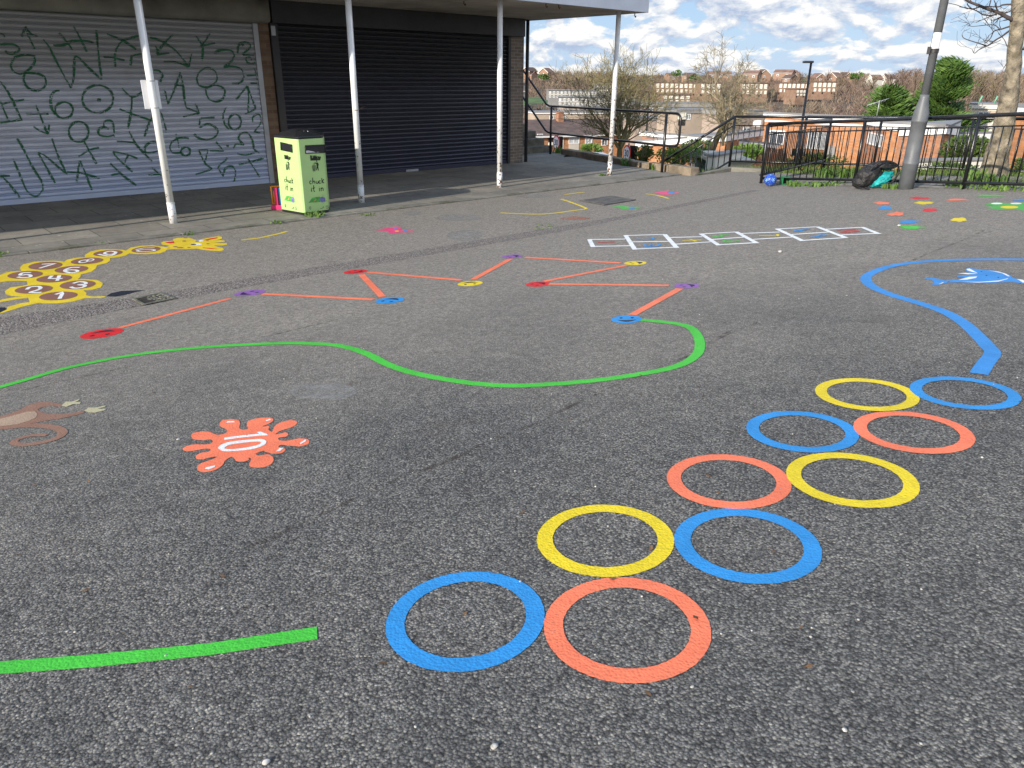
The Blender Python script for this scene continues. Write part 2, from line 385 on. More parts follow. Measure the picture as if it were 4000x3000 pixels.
# gully strip of coarse brown aggregate between the forecourt and the shop side
def m_gully():
    m, t, p = new_mat('gully_aggregate'); co = world_co(t)
    d = voro_(t, co, 62.0); c = voro_(t, co, 62.0, 'Color'); s = N(t, 'ShaderNodeSeparateColor'); L(t, c, s.inputs[0])
    st = ramp_(t, s.outputs[0], [(0, (0.15, 0.124, 0.108)), (0.5, (0.25, 0.212, 0.188)), (1, (0.37, 0.325, 0.288))])
    cc = mix_(t, 1.0, st, ramp_(t, d, [(0.35, (1, 1, 1)), (0.75, (0.38, 0.36, 0.34))]), 'MULTIPLY')
    L(t, cc, p.inputs['Base Color']); p.inputs['Roughness'].default_value = 0.9
    bump_(t, p, math_(t, 'MULTIPLY', d, -1.0), 0.9, 0.008); return m
M['gully'] = m_gully()
lowp = [(-260, 1365), (0, 1310), (500, 1205), (1000, 1114), (1600, 1010), (2200, 903), (2456, 852), (2965, 745)]
upp = [(-260, 1290), (0, 1240), (500, 1166), (1000, 1083), (1500, 1000), (2150, 890), (2420, 845), (2940, 742)]
gm = MB(); lo = [G(a, b, .0016) for a, b in lowp]; hi_ = [G(a, b, .0016) for a, b in upp]
gm.v = lo + hi_; n = len(lo); gm.f = [(i, i + 1, n + i + 1, n + i) for i in range(n - 1)]; gm.sm = [False] * (n - 1)
tag(gm.build('drainage_channel', M['gully']), kind='structure')

_lift = [0]
def lift():
    _lift[0] = (_lift[0] + 1) % 12; return 0.0022 + _lift[0] * 0.00012
def wob(P, a=0.0022): return Vector((P.x + rnd.uniform(-a, a), P.y + rnd.uniform(-a, a), P.z))
def flat(P, h): return Vector((P.x, P.y, gz(P.x, P.y) + h))
def gpoly(pts, mb=None, h=None, sm=0):
    h = lift() if h is None else h
    Q = [G(a, b) for a, b in pts]
    if sm: Q = smooth_path(Q + [Q[0]], sm)[:-1]
    mb = mb or MB(); mb.poly([flat(wob(q, .0012), h) for q in Q]); return mb
def gstrip(pts, width, mb=None, h=None, k=1, px=True, wid=None):
    h = lift() if h is None else h
    Q = [G(a, b) for a, b in pts] if px else [Vector(p) for p in pts]
    if k > 1: Q = smooth_path(Q, k)
    D = [Q[0]]                                # about 4 cm steps so that the brushed edge can wander
    for a, b in zip(Q[:-1], Q[1:]):
        m = max(1, int((b - a).length / 0.06))
        for i in range(1, m + 1): D.append(a + (b - a) * (i / m))
    mb = mb or MB(); o = len(mb.v); n = len(D)
    for i, p in enumerate(D):
        t = D[min(i + 1, n - 1)] - D[max(i - 1, 0)]; t = Vector((t.x, t.y, 0)).normalized(); s = Vector((-t.y, t.x, 0))
        wd = width if wid is None else width * wid(i / (n - 1))
        mb.v += [flat(wob(p + s * wd / 2, .0015), h), flat(wob(p - s * wd / 2, .0015), h)]
    for i in range(n - 1): mb.f.append((o + 2 * i, o + 2 * i + 1, o + 2 * i + 3, o + 2 * i + 2)); mb.sm.append(False)
    return mb
def gdisc(c, rx, ry=None, ang=0.0, mb=None, h=None, n=48, inner=0.0, jit=.0012):
    h = lift() if h is None else h; ry = ry or rx; mb = mb or MB()
    def pt(a, q): 
        x, y = rx * q * cos(a), ry * q * sin(a); return flat(wob(Vector((c.x + x * cos(ang) - y * sin(ang), c.y + x * sin(ang) + y * cos(ang), 0)), jit), h)
    if inner:
        o = len(mb.v)
        for i in range(n): a = 2 * pi * i / n; mb.v += [pt(a, 1), pt(a, inner)]
        for i in range(n): j = (i + 1) % n; mb.f.append((o + 2 * i, o + 2 * j, o + 2 * j + 1, o + 2 * i + 1)); mb.sm.append(False)
    else: mb.poly([pt(2 * pi * i / n, 1) for i in range(n)])
    return mb
def gell(view, cx, cy, a, b, mb=None, h=None, n=28, tilt=0.0, inner=0.0):   # ellipse traced in the picture, laid on the ground
    h = lift() if h is None else h; mb = mb or MB()
    def p(t, q): x, y = a * q * cos(t), b * q * sin(t); return flat(G(*view((cx + x * cos(tilt) - y * sin(tilt), cy + x * sin(tilt) + y * cos(tilt)))[0]), h)
    if inner:
        o = len(mb.v)
        for i in range(n): t = 2 * pi * i / n; mb.v += [p(t, 1), p(t, inner)]
        for i in range(n): j = (i + 1) % n; mb.f.append((o + 2 * i, o + 2 * j, o + 2 * j + 1, o + 2 * i + 1)); mb.sm.append(False)
    else: mb.poly([p(2 * pi * i / n, 1) for i in range(n)])
    return mb
def painted(mb, name, mat, label, cat, group=None):
    c = sum(mb.v, Vector()) / len(mb.v)
    return tag(mb.build(name, M[mat], origin=(c.x, c.y, gz(c.x, c.y))), label, cat, group)

# ------------------------------------------------------------------ the ten rings
S_, C_ = 0.747277, 0.664512
RG = 'pairs of stepping rings painted on the tarmac'
rings = [(-.278, 3.747, 'blue', 'large blue painted ring nearest the camera, beside the front orange ring'),
         (.705, 3.597, 'orange', 'large orange painted ring nearest the camera, between the front blue and yellow rings'),
         (.691, 4.599, 'yellow', 'yellow painted ring just behind the front orange ring, in the second pair'),
         (1.672, 4.439, 'blue', 'blue painted ring right beside the yellow ring of the second pair'),
         (1.807, 5.415, 'orange', 'orange painted ring directly behind the blue ring of the second pair'),
         (2.785, 5.333, 'yellow', 'yellow painted ring at the right of the middle pair, beside an orange ring'),
         (2.746, 6.339, 'blue', 'blue painted ring behind the middle yellow ring, left of the far orange ring'),
         (3.711, 6.192, 'orange', 'orange painted ring farthest right, in front of the last blue ring'),
         (3.732, 7.198, 'yellow', 'yellow painted ring of the farthest pair, touching the last blue ring'),
         (4.687, 7.094, 'blue', 'blue painted ring farthest away, below the end of the curved blue line')]
for ox, oy, c, lab in rings:
    X, Y = (S_ * ox + C_ * oy) * .5, (-C_ * ox + S_ * oy) * .5
    painted(gdisc(Vector((X, Y, 0)), .2485, inner=.765, n=110), 'painted_ring', 'p_' + c, lab, 'painted ring', RG)

# ------------------------------------------------------------------ lines
gl = [(1385, 692), (1440, 697), (1480, 704), (1500, 716), (1511, 738), (1509, 760), (1490, 779), (1455, 794), (1400, 806), (1300, 821), (1200, 830), (1100, 834), (1000, 826), (900, 808), (840, 789), (795, 766), (750, 751), (700, 744), (620, 742), (540, 745), (440, 751), (300, 766), (160, 792), (60, 820), (0, 837), (-110, 866)]
painted(gstrip(V0(*[(a * .553 / .553 * 1.0, b) for a, b in gl]), .066, k=5), 'painted_line', 'p_green', 'long winding green painted line starting at the blue smiley face', 'painted line')
painted(gpoly(V0((-90, 1437), (0, 1430), (200, 1415), (450, 1391), (684, 1355), (685, 1382), (450, 1417), (200, 1443), (0, 1457), (-90, 1463))), 'painted_line', 'p_green', 'thick straight green painted line close to the camera, ending left of the rings', 'painted line')
bl = [(2330, 562), (2212, 561), (2100, 561), (2000, 565), (1930, 574), (1887, 588), (1870, 601), (1882, 618), (1922, 636), (1985, 655), (2040, 674), (2080, 697), (2110, 724), (2133, 748), (2144, 763), (2130, 784), (2114, 808)]
painted(gstrip(V0(*bl), .088, k=5), 'painted_line', 'p_sea', 'curved blue painted line looping round the dolphin to the far rings', 'painted line')
OG = 'orange lines joining the painted faces'
ol = [(V5, (1032, 1065), (1985, 812), 'orange line from the front left red face towards the purple face'),
      (V9, (32, 367), (562, 394), 'orange line from the first purple face to the left blue face'),
      (V9, (607, 381), (506, 274), 'short orange line from the left blue face up to the red face by the channel'),
      (V9, (538, 263), (985, 301), 'orange line from the red face by the channel to the front yellow face'),
      (V9, (1040, 299), (1222, 199), 'short orange line from the front yellow face up to the rear purple face'),
      (V9, (1290, 192), (1750, 219), 'orange line farthest back, from rear purple face to the yellow face by the hopscotch'),
      (V9, (1380, 308), (1780, 230), 'orange line from the yellow face by the hopscotch back to the right red face'),
      (V9, (1406, 320), (1982, 327), 'orange line running from the right red face to the right purple face'),
      (V9, (1805, 469), (2035, 342), 'orange line from the right purple face down to the right blue smiley')]
for v, a, b, lab in ol: painted(gstrip(v(a, b), .070), 'painted_line', 'p_orange', lab, 'painted line', OG)

# ------------------------------------------------------------------ smiling faces  (view, left edge, right edge, y, mouth direction in the picture)
FG = 'smiling faces of the painted zigzag trail'
faces = [(V5, 738, 1026, 1113, (30, -24), 'red', 'red painted smiley face at the left end of the orange trail'),
         (V0, 512, 568, 633, (-20, 4), 'purple', 'purple painted smiley face beside the drain hole'),
         (V9, 428, 528, 260, (25, 1), 'red', 'red painted smiley face beside the brown drainage channel'),
         (V9, 580, 707, 398, (24, -9), 'blue', 'blue painted smiley face lying left of the front yellow face'),
         (V9, 971, 1085, 317, (2, -14), 'yellow', 'yellow painted smiley face in the middle of the zigzag, mouth at the back'),
         (V9, 1183, 1277, 187, (25, -3), 'purple', 'purple painted smiley face farthest back, at the peak of the zigzag'),
         (V9, 1768, 1874, 219, (26, -2), 'yellow', 'yellow painted smiley face below the first hopscotch square'),
         (V9, 1297, 1411, 320, (26, -5), 'red', 'red painted smiley face right of the middle yellow face'),
         (V9, 2007, 2129, 328, (26, -2), 'purple', 'purple painted smiley face at the right end of the zigzag'),
         (V9, 1705, 1854, 489, (0, 10), 'blue', 'blue painted smiley face where the long green line starts')]
for v, x0, x1, yc, md, c, lab in faces:
    a = G(*v((x0, yc))[0]); b = G(*v((x1, yc))[0]); cen = (a + b) / 2; r = (b - a).length / 2
    e = thing('painted_smiley', lab, 'painted face', (cen.x, cen.y, gz(cen.x, cen.y)), FG)
    gdisc(cen, r, h=.0022, n=52).build('disc', M['p_' + c], e)
    q = G(*v(((x0 + x1) / 2 + md[0], yc + md[1]))[0]) - cen; an = atan2(q.y, q.x)
    def loc(x, y): return Vector((cen.x + (x * cos(an) - y * sin(an)) * r, cen.y + (x * sin(an) + y * cos(an)) * r, 0))
    mo = MB(); top = [loc(.16 + .10 * cos(t * pi) , .62 * (t * 2)) for t in (-.5, -.25, 0, .25, .5)]; bot = [loc(.14 + .52 * cos(t * pi), .62 * 2 * t * 1.02) for t in (.5, .36, .22, .08, -.08, -.22, -.36, -.5)]
    mo.poly([flat(p, .0034) for p in top + bot[1:-1]]); mo.build('mouth', M['p_dark'], e)
    for s in (-1, 1): gdisc(loc(-.33, .36 * s), r * .15, r * .105, an, h=.0034, n=18).build('eye', M['p_dark'], e)

# ------------------------------------------------------------------ numbered splat
sp_ = [(1213,603),(1240,585),(1300,573),(1350,575),(1395,570),(1415,555),(1400,541),(1350,545),(1290,540),(1270,520),(1285,498),(1350,487),(1400,492),(1440,510),(1480,505),(1512,490),(1500,472),(1465,455),(1458,435),(1480,413),(1540,406),(1585,412),(1597,435),(1590,462),(1612,475),(1648,470),(1640,450),(1650,420),(1700,402),(1760,395),(1810,400),(1812,420),(1780,440),(1742,455),(1790,452),(1785,475),(1808,490),(1822,460),(1850,435),(1910,416),(1960,415),(1975,432),(1950,455),(1890,475),(1850,490),(1832,508),(1870,500),(1900,493),(1917,507),(1900,522),(1852,530),(1860,547),(1920,548),(1980,535),(2040,538),(2057,555),(2040,575),(1990,588),(1930,583),(1870,577),(1850,590),(1890,600),(1895,615),(1870,632),(1810,635),(1770,625),(1748,617),(1700,636),(1720,648),(1780,640),(1815,660),(1815,690),(1785,715),(1730,728),(1670,725),(1655,705),(1672,672),(1650,662),(1655,676),(1620,688),(1570,685),(1558,668),(1538,657),(1500,680),(1480,710),(1440,740),(1380,757),(1330,755),(1310,735),(1325,705),(1390,680),(1448,657),(1400,660),(1350,673),(1310,672),(1300,655),(1330,632),(1388,622),(1400,607),(1370,602),(1310,612),(1250,620),(1220,615)]
cen = G(*V7((1630, 580))[0]); e = thing('painted_splat', 'orange painted splat with white number 10, left of centre on dark tarmac', 'painted splat', (cen.x, cen.y, gz(cen.x, cen.y)))
gpoly(V7(*sp_), h=.0022, sm=3).build('splat_shape', M['p_orange'], e)
gpoly(V7((1488, 531), (1600, 516), (1722, 505), (1705, 494), (1730, 489), (1772, 504), (1786, 513), (1700, 520), (1600, 530), (1492, 545)), h=.0034).build('digit', M['p_white'], e)
ou = V7((1449, 600), (1470, 578), (1530, 558), (1640, 545), (1735, 540), (1770, 553), (1757, 578), (1690, 604), (1580, 618), (1485, 620)); inn = V7((1490, 600), (1512, 584), (1560, 572), (1640, 562), (1715, 556), (1735, 562), (1722, 576), (1660, 592), (1580, 604), (1515, 607))
o_ = smooth_path([G(*p) for p in ou + ou[:1]], 3)[:-1]; i_ = smooth_path([G(*p) for p in inn + inn[:1]], 3)[:-1]; mb = MB(); n = len(o_)
mb.v = [flat(p, .0036) for p in o_ + i_]; mb.f = [(i, (i + 1) % n, n + (i + 1) % n, n + i) for i in range(n)]; mb.sm = [False] * n; mb.build('digit', M['p_white'], e)
for pts in [((1503, 432), (1515, 422), (1558, 420), (1560, 428), (1520, 430)), ((1765, 415), (1795, 405), (1803, 411), (1772, 420)), ((1992, 568), (2030, 543), (2037, 552), (2000, 574)), ((1835, 622), (1862, 600), (1885, 598), (1862, 618)), ((1362, 737), (1372, 728), (1432, 715), (1425, 727), (1390, 740))]:
    gpoly(V7(*pts), h=.0037).build('highlight', M['p_white'], e)

# ------------------------------------------------------------------ monkey
cen = G(*V7((250, 420))[0]); e = thing('painted_monkey', 'faded brown painted monkey with curling tail at the left edge of the tarmac', 'painted animal', (cen.x, cen.y, gz(cen.x, cen.y)))
gpoly(V7((-140, 440), (-40, 400), (60, 370), (130, 345), (180, 315), (240, 295), (310, 290), (380, 300), (412, 306), (405, 322), (340, 318), (280, 325), (252, 342), (262, 355), (330, 372), (400, 372), (480, 365), (560, 348), (560, 365), (480, 385), (390, 405), (310, 415), (240, 430), (205, 432), (210, 452), (160, 460), (60, 470), (-40, 478), (-140, 500)), h=.0022).build('body', M['p_fur'], e)
gstrip(V7((150, 448), (260, 450), (340, 457), (395, 472), (416, 495), (392, 525), (325, 550), (240, 568), (150, 576), (95, 566), (105, 545), (165, 524), (230, 512), (312, 513)), .060, k=4, h=.0028, wid=lambda t: 1.0 - .45 * t).build('tail', M['p_fur'], e)
gpoly(V7((-140, 455), (-40, 415), (80, 385), (180, 358), (230, 355), (250, 372), (240, 395), (200, 415), (120, 440), (-40, 460), (-140, 480)), h=.0034).build('belly', M['p_tan'], e)
for pts in [((405, 318), (440, 290), (480, 290), (530, 272), (520, 285), (500, 293), (537, 295), (530, 305), (490, 306), (440, 325)), ((557, 352), (590, 330), (640, 330), (705, 315), (700, 325), (650, 338), (705, 340), (690, 350), (630, 363), (590, 362))]:
    gpoly(V7(*pts), h=.0036).build('paw', M['p_paw'], e)

# ------------------------------------------------------------------ number giraffe
cen = G(*V5((600, 620))[0]); e = thing('painted_giraffe', 'yellow painted giraffe whose brown spots carry the numbers 1 to 10', 'painted animal', (cen.x, cen.y, gz(cen.x, cen.y)))
gout = [(-60,960),(5,932),(58,906),(62,886),(180,852),(258,842),(250,822),(245,806),(160,815),(30,838),(-60,860),(20,818),(130,800),(205,797),(100,790),(48,772),(42,748),(90,716),(200,701),(238,692),(234,662),(150,658),(60,662),(0,672),(-80,682),(-80,625),(0,608),(60,582),(185,572),(170,546),(200,516),(300,493),(440,485),(530,489),(552,494),(580,476),(660,459),(735,454),(733,435),(780,406),(870,387),(980,385),(1060,390),(1088,397),(1130,371),(1220,355),(1320,352),(1395,362),(1440,367),(1466,356),(1402,344),(1392,330),(1410,319),(1500,311),(1495,298),(1530,289),(1620,283),(1660,294),(1708,309),(1742,298),(1800,286),(1890,272),(1920,279),(1917,295),(1870,307),(1828,312),(1900,306),(1944,312),(1940,321),(1850,329),(1900,333),(1960,333),(1964,344),(1920,354),(1850,352),(1880,364),(1930,375),(1936,392),(1900,402),(1800,396),(1740,388),(1700,380),(1600,386),(1500,384),(1442,389),(1430,405),(1380,420),(1280,428),(1180,427),(1118,421),(1085,440),(1020,455),(952,463),(954,485),(920,505),(838,525),(830,551),(790,580),(700,603),(694,625),(672,645),(760,645),(850,655),(891,680),(870,716),(800,736),(722,742),(748,762),(745,784),(800,795),(905,792),(914,800),(860,806),(740,808),(700,820),(620,840),(500,854),(400,854),(332,851),(200,880),(118,906)]
gpoly(V5(*gout), h=.0022).build('body', M['p_giraffe'], e)
gpoly(V5((916, 792), (960, 765), (1050, 746), (1150, 742), (1260, 738), (1180, 752), (1100, 775), (1000, 795)), h=.0028).build('tail_tuft', M['p_dark'], e)
gpoly(V5((-60, 925), (0, 890), (40, 888), (57, 905), (8, 928), (-60, 950)), h=.0034).build('hoof', M['p_dark'], e)
spots = [(505,790,180,42),(672,693,168,43),(292,733,178,41),(468,640,166,37),(217,607,165,37),(618,560,157,35),(392,528,158,38),(752,487,152,32),(933,420,138,30),(1262,389,136,31)]
dig = {0: [[(480,778),(545,757),(515,815)]], 1: [[(632,682),(690,667),(740,675),(735,688),(680,693),(735,700),(715,716),(650,724),(612,712)]],
       2: [[(232,735),(262,714),(330,708),(352,720),(330,738),(262,760),(360,760)]], 3: [[(450,615),(425,640),(542,640)],[(515,612),(495,660)]],
       4: [[(270,588),(195,592),(178,611),(240,606),(268,616),(250,629),(190,632),(152,626)]], 5: [[(690,544),(620,545),(568,562),(565,578),(610,590),(668,581),(660,568),(600,565),(568,573)]],
       6: [[(362,516),(478,511),(425,526),(342,551)]], 8: [[(1000,410),(960,404),(915,412),(905,424),(935,432),(975,428),(1000,418),(1000,410)],[(1000,412),(985,432),(930,444),(850,430)]]}
for i, (cx, cy, a, b) in enumerate(spots):
    sp1 = gell(V5, cx, cy, a * .93, b * .86, h=.0034, n=40, tilt=-.075).build('spot', M['p_brown'], e)
    dm = MB()
    if i == 7:
        gell(V5, 782, 480, 36, 11, dm, .0046, 24, -.15, .60); gell(V5, 722, 492, 46, 13, dm, .0048, 24, -.15, .62)
    elif i == 9:
        gstrip(V5((1172, 391), (1240, 376), (1335, 374)), .026, dm, .0046); gell(V5, 1262, 398, 88, 10.5, dm, .0048, 28, -.04, .70)
    else:
        for st in dig[i]: gstrip(V5(*st), .037, dm, .0046 + .0002 * len(dm.v) / 1000, k=4 if i not in (0, 3, 6) else 1)
    dm.build('digit', M['p_white'], sp1)
for a in [(970,275,45,9),(940,345,45,12),(750,467,50,11),(855,490,75,12),(1040,483,40,8),(600,497,35,6),(1450,402,38,9),(1445,340,30,7)]: gell(X4, *a, h=.0034, n=16).build('spot', M['p_brown'], e)
for pts in [((1340, 325), (1500, 288), (1668, 263), (1640, 288), (1500, 315), (1420, 330)), ((1325, 482), (1400, 487), (1550, 500), (1690, 520), (1520, 518), (1350, 497))]: gpoly(X4(*pts), h=.0034).build('inner_ear', M['p_red'], e)
gpoly(X4((520, 374), (610, 360), (715, 352), (722, 392), (640, 395), (560, 386)), h=.0034).build('mouth', M['p_red'], e)
for cx, cy, a, b in [(1195, 414, 128, 22), (1262, 342, 95, 19)]:
    ey = gell(X4, cx, cy, a, b, h=.0037, n=24).build('eye', M['p_white'], e); gell(X4, cx - a * .45, cy + 4, a * .5, b * .6, h=.0046, n=18).build('pupil', M['p_dark'], ey)

# ------------------------------------------------------------------ hopscotch
cen = G(*X3((1080, 160))[0]); e = thing('painted_hopscotch', 'white painted hopscotch grid with coloured numbers 1 to 10', 'hopscotch', (cen.x, cen.y, gz(cen.x, cen.y)))
hs = [[(84, 170), (340, 167)], [(108, 218), (378, 213)], [(92, 168), (118, 222)],
      [(334, 143), (612, 135)], [(403, 236), (704, 223)], [(342, 140), (408, 240)], [(612, 134), (697, 228)], [(368, 187), (655, 183)],
      [(638, 157), (872, 151)], [(690, 203), (930, 187)],
      [(855, 133), (1104, 118)], [(980, 207), (1256, 192)], [(862, 130), (988, 211)], [(1106, 117), (1252, 196)], [(925, 172), (1180, 153)],
      [(1142, 129), (1408, 119)], [(1225, 170), (1492, 154)],
      [(1378, 99), (1662, 83)], [(1560, 178), (1872, 157)], [(1388, 97), (1568, 181)], [(1664, 82), (1868, 160)], [(1470, 138), (1760, 119)],
      [(1716, 101), (1978, 87)], [(1828, 140), (2098, 129)], [(1974, 85), (2096, 133)]]
gm = MB()
for i, s in enumerate(hs): gstrip(X3(*s), .056, gm, .0022 + .00008 * i)
gm.build('grid_lines', M['p_white'], e)
hd = [('red', [[(150, 191), (268, 188)], [(240, 184), (268, 188)]]), ('blue', [[(415, 168), (450, 171), (500, 172), (533, 166), (520, 158), (485, 160)]]),
      ('blue', [[(580, 203), (565, 216), (530, 217), (522, 206), (505, 221), (474, 214), (480, 205)]]), ('yellow', [[(735, 178), (865, 175)], [(790, 171), (832, 184)]]),
      ('green', [[(1060, 136), (1000, 139), (1010, 148), (975, 153), (945, 147)]]), ('green', [[(1130, 179), (1060, 189), (1020, 186), (1032, 177), (1080, 177)]]),
      ('yellow', [[(1265, 144), (1395, 147), (1392, 135)]]), ('blue', [[(1610, 100), (1580, 98), (1545, 106), (1512, 110), (1530, 115), (1570, 106), (1610, 102)]]),
      ('blue', [[(1620, 155), (1690, 149), (1725, 141), (1690, 139), (1665, 149)]]), ('red', [[(1803, 106), (1930, 100)], [(1825, 120), (1890, 110), (1955, 114), (1890, 121), (1825, 120)]])]
for c, sts in hd:
    dm = MB()
    for st in sts: gstrip(X3(*st), .036, dm, .0044 + .0002 * len(dm.f) / 60, k=4 if len(st) > 3 else 1)
    dm.build('digit', M['p_' + c], e)

# ------------------------------------------------------------------ dolphin
cen = G(*X2((1750, 945))[0]); e = thing('painted_dolphin', 'blue and white painted dolphin inside the curved blue line', 'painted animal', (cen.x, cen.y, gz(cen.x, cen.y)))
gpoly(X2((1203,950),(1290,952),(1365,968),(1410,980),(1470,976),(1545,970),(1600,955),(1600,944),(1530,942),(1535,930),(1640,925),(1700,922),(1640,916),(1535,912),(1550,904),(1660,903),(1625,885),(1617,864),(1650,853),(1720,862),(1800,872),(1880,875),(1960,890),(2030,910),(2085,935),(2085,950),(2140,965),(2200,970),(2228,985),(2215,1012),(2170,1006),(2100,995),(2000,998),(1850,1005),(1700,1005),(1560,998),(1440,1000),(1390,1010),(1340,1025),(1265,1022),(1300,1008),(1290,985),(1260,970),(1205,962)), h=.0022).build('body', M['p_sea'], e)
for k, pts in enumerate([((1540, 909), (1620, 903), (1745, 912), (1640, 919)), ((1545, 976), (1650, 945), (1735, 940), (1720, 956), (1640, 972)), ((1840, 879), (1950, 890), (2030, 914), (2070, 938), (2050, 940), (1990, 908), (1900, 888)), ((1570, 994), (1750, 996), (1950, 982), (2050, 958), (2040, 968), (1950, 992), (1750, 1003)), ((2140, 968), (2200, 974), (2222, 990), (2205, 1006), (2180, 990)), ((1625, 864), (1660, 860), (1710, 890), (1740, 905), (1690, 896), (1640, 880)), ((1340, 1020), (1395, 995), (1385, 1008))]):
    gpoly(X2(*pts), h=.0034).build('marking', M['p_white'], e)
for x, y in [(1778, 890), (1830, 930), (1950, 950)]: gell(X2, x, y, 10, 4, h=.0037, n=10).build('dot', M['p_dark'], e)

# ------------------------------------------------------------------ small splashes, butterflies and the frog on the far right
def blob(view, cx, cy, a, b, seed, n=26, rough=.42):
    r = random.Random(seed); ks = [(r.uniform(.3, 1), r.uniform(0, 6.28), k) for k in (2, 3, 5, 7)]
    pts = []
    for i in range(n):
        t = 2 * pi * i / n; q = 1 + rough * sum(w_ * sin(k * t + ph) for w_, ph, k in ks) / 2.6
        pts.append((cx + a * q * cos(t), cy + b * q * sin(t)))
    return view(*pts)
SG = 'bright paint splashes by the frog'
spl = [(770, 193, 82, 13, 'orange', 'orange paint splash at the left of the far splashes, above a blue one'), (797, 240, 64, 17, 'blue', 'blue paint splash at the far left, just below an orange one'),
       (1150, 140, 105, 10, 'red', 'thin red paint splash closest to the lamp post base'), (1195, 190, 100, 13, 'yellow', 'yellow paint splash just below the thin red one'),
       (1530, 158, 108, 10, 'orange', 'thin orange paint splash right of the lamp post, near the fence'), (1255, 262, 74, 16, 'red', 'red paint splash in the middle of the far splashes'),
       (910, 303, 76, 20, 'orange', 'orange butterfly shaped splash below the blue one'), (1045, 382, 102, 15, 'blue', 'long blue paint splash beside a small white stone'),
       (1070, 440, 110, 18, 'green', 'green paint splash nearest the hopscotch'), (1550, 362, 78, 21, 'yellow', 'star shaped yellow paint splash standing alone'),
       (1865, 118, 130, 8, 'green', 'long thin green paint splash next to the fence'), (2190, 160, 95, 8, 'blue', 'thin blue paint splash above the frog at the right edge')]
for i, (x, y, a, b, c, lab) in enumerate(spl): painted(gpoly(blob(X2, x, y, a, b, 40 + i)), 'paint_splash', 'p_' + c, lab, 'paint splash', SG)
cen = G(*X2((2080, 230))[0]); e = thing('painted_frog', 'green painted frog with a yellow mouth at the right edge, near the fence', 'painted animal', (cen.x, cen.y, gz(cen.x, cen.y)))
gpoly(X2((1808, 205), (1880, 188), (1960, 184), (2040, 195), (2100, 190), (2200, 187), (2300, 195), (2380, 215), (2330, 232), (2380, 250), (2300, 270), (2212, 271), (2130, 256), (2050, 262), (1960, 262), (1900, 250), (1808, 238), (1905, 222)), h=.0022).build('body', M['p_leaf'], e)
gell(X2, 2062, 235, 92, 14, h=.0034).build('mouth', M['p_yellow'], e)
for x in (1935, 2130): gell(X2, x, 197, 58, 8, h=.0036).build('eye', M['p_white'], e)
def butterfly(view, pts, c, lab, dots):
    q = [G(*p) for p in view(*pts)]; cc = sum(q, Vector()) / len(q)
    e = thing('painted_butterfly', lab, 'painted butterfly', (cc.x, cc.y, gz(cc.x, cc.y)), 'butterflies painted near the pavement')
    gpoly(view(*pts), h=.0022).build('wings', M['p_' + c], e)
    for x, y, c2 in dots: gell(view, x, y, 16, 4, h=.0034, n=12).build('wing_spot', M['p_' + c2], e)
butterfly(B4, [(675, 553), (760, 536), (820, 526), (858, 530), (858, 545), (840, 551), (955, 557), (945, 565), (860, 568), (780, 577), (765, 570), (792, 560), (720, 556)], 'pink', 'pink painted butterfly on the strip in front of the white posts', [(820, 538, 'sea'), (890, 557, 'sea'), (830, 560, 'yellow')])
butterfly(V6, [(430, 68), (470, 58), (510, 56), (500, 64), (556, 64), (550, 70), (500, 75), (450, 73), (470, 68)], 'pink', 'small pink painted butterfly beyond the iron grate', [(520, 66, 'sea')])
butterfly(V6, [(230, 133), (265, 129), (285, 124), (305, 132), (380, 135), (360, 141), (310, 143), (290, 149), (270, 138)], 'leaf', 'green painted butterfly just below the iron grate', [(330, 138, 'sea')])
YG = 'loose yellow strokes near the shops'
for v, pts, lab in [(B4, [(2035, 297), (2110, 287), (2180, 279)], 'short straight yellow paint stroke left of the iron grate'),
                    (B4, [(2010, 328), (2060, 343), (2120, 365), (2178, 388), (2192, 398), (2150, 405), (2080, 414), (1960, 430), (1850, 437), (1700, 433), (1575, 427)], 'hook shaped yellow paint line bending beside the iron grate'),
                    (B3, [(1738, 530), (1830, 521), (1900, 510), (1965, 495), (2010, 485), (2068, 469)], 'single yellow paint stroke right of the giraffe head'),
                    (V6, [(395, 71), (450, 78), (505, 93)], 'short curved yellow paint stroke under the small pink butterfly')]:
    painted(gstrip(v(*pts), .05, k=3), 'painted_line', 'p_yellow', lab, 'painted line', YG)
for v, cx, cy, a, b, m, lab in [(B4, 940, 430, 60, 18, 'w_white', 'worn white paint patch near the third post'), (B4, 1270, 462, 155, 26, 'w_white', 'pale worn oval left by an old painting'), (B4, 1320, 590, 130, 40, 'w_white', 'pale worn patch beside the brown channel'),
                                (B4, 2110, 466, 110, 12, 'w_orange', 'worn orange paint patch near the hooked yellow line'), (V0, 700, 845, 70, 20, 'w_white', 'pale scuffed patch in front of the green line'), (V3, 380, 1540, 150, 16, 'w_white', 'worn white chalky patch at the pavement edge')]:
    painted(gpoly(blob(v, cx, cy, a, b, int(cx), rough=.2), h=.0018), 'worn_paint', m, lab, 'worn paint')
# dirty seams between tarmac strips
for v, pts, wd in [(V8, [(2300, -90), (2000, 5), (1500, 215), (1180, 370), (900, 480), (640, 600), (380, 690), (0, 870), (-500, 1100)], .032), (V7, [(900, 45), (700, 90), (500, 132), (280, 180), (0, 258)], .028), (V9, [(390, 490), (240, 525), (0, 585)], .03), (X2, [(1800, 470), (1650, 545), (1300, 680), (900, 850)], .03), (V6, [(940, 690), (830, 720), (700, 790)], .045), (B3, [(0, 640), (700, 560), (1400, 485), (2212, 385)], .025)]:
    tag(gstrip(v(*pts), wd, h=.0012, k=3, wid=lambda t: .6 + .5 * abs(sin(9 * t + wd * 40))).build('tarmac_seam', M['seam']), kind='structure')
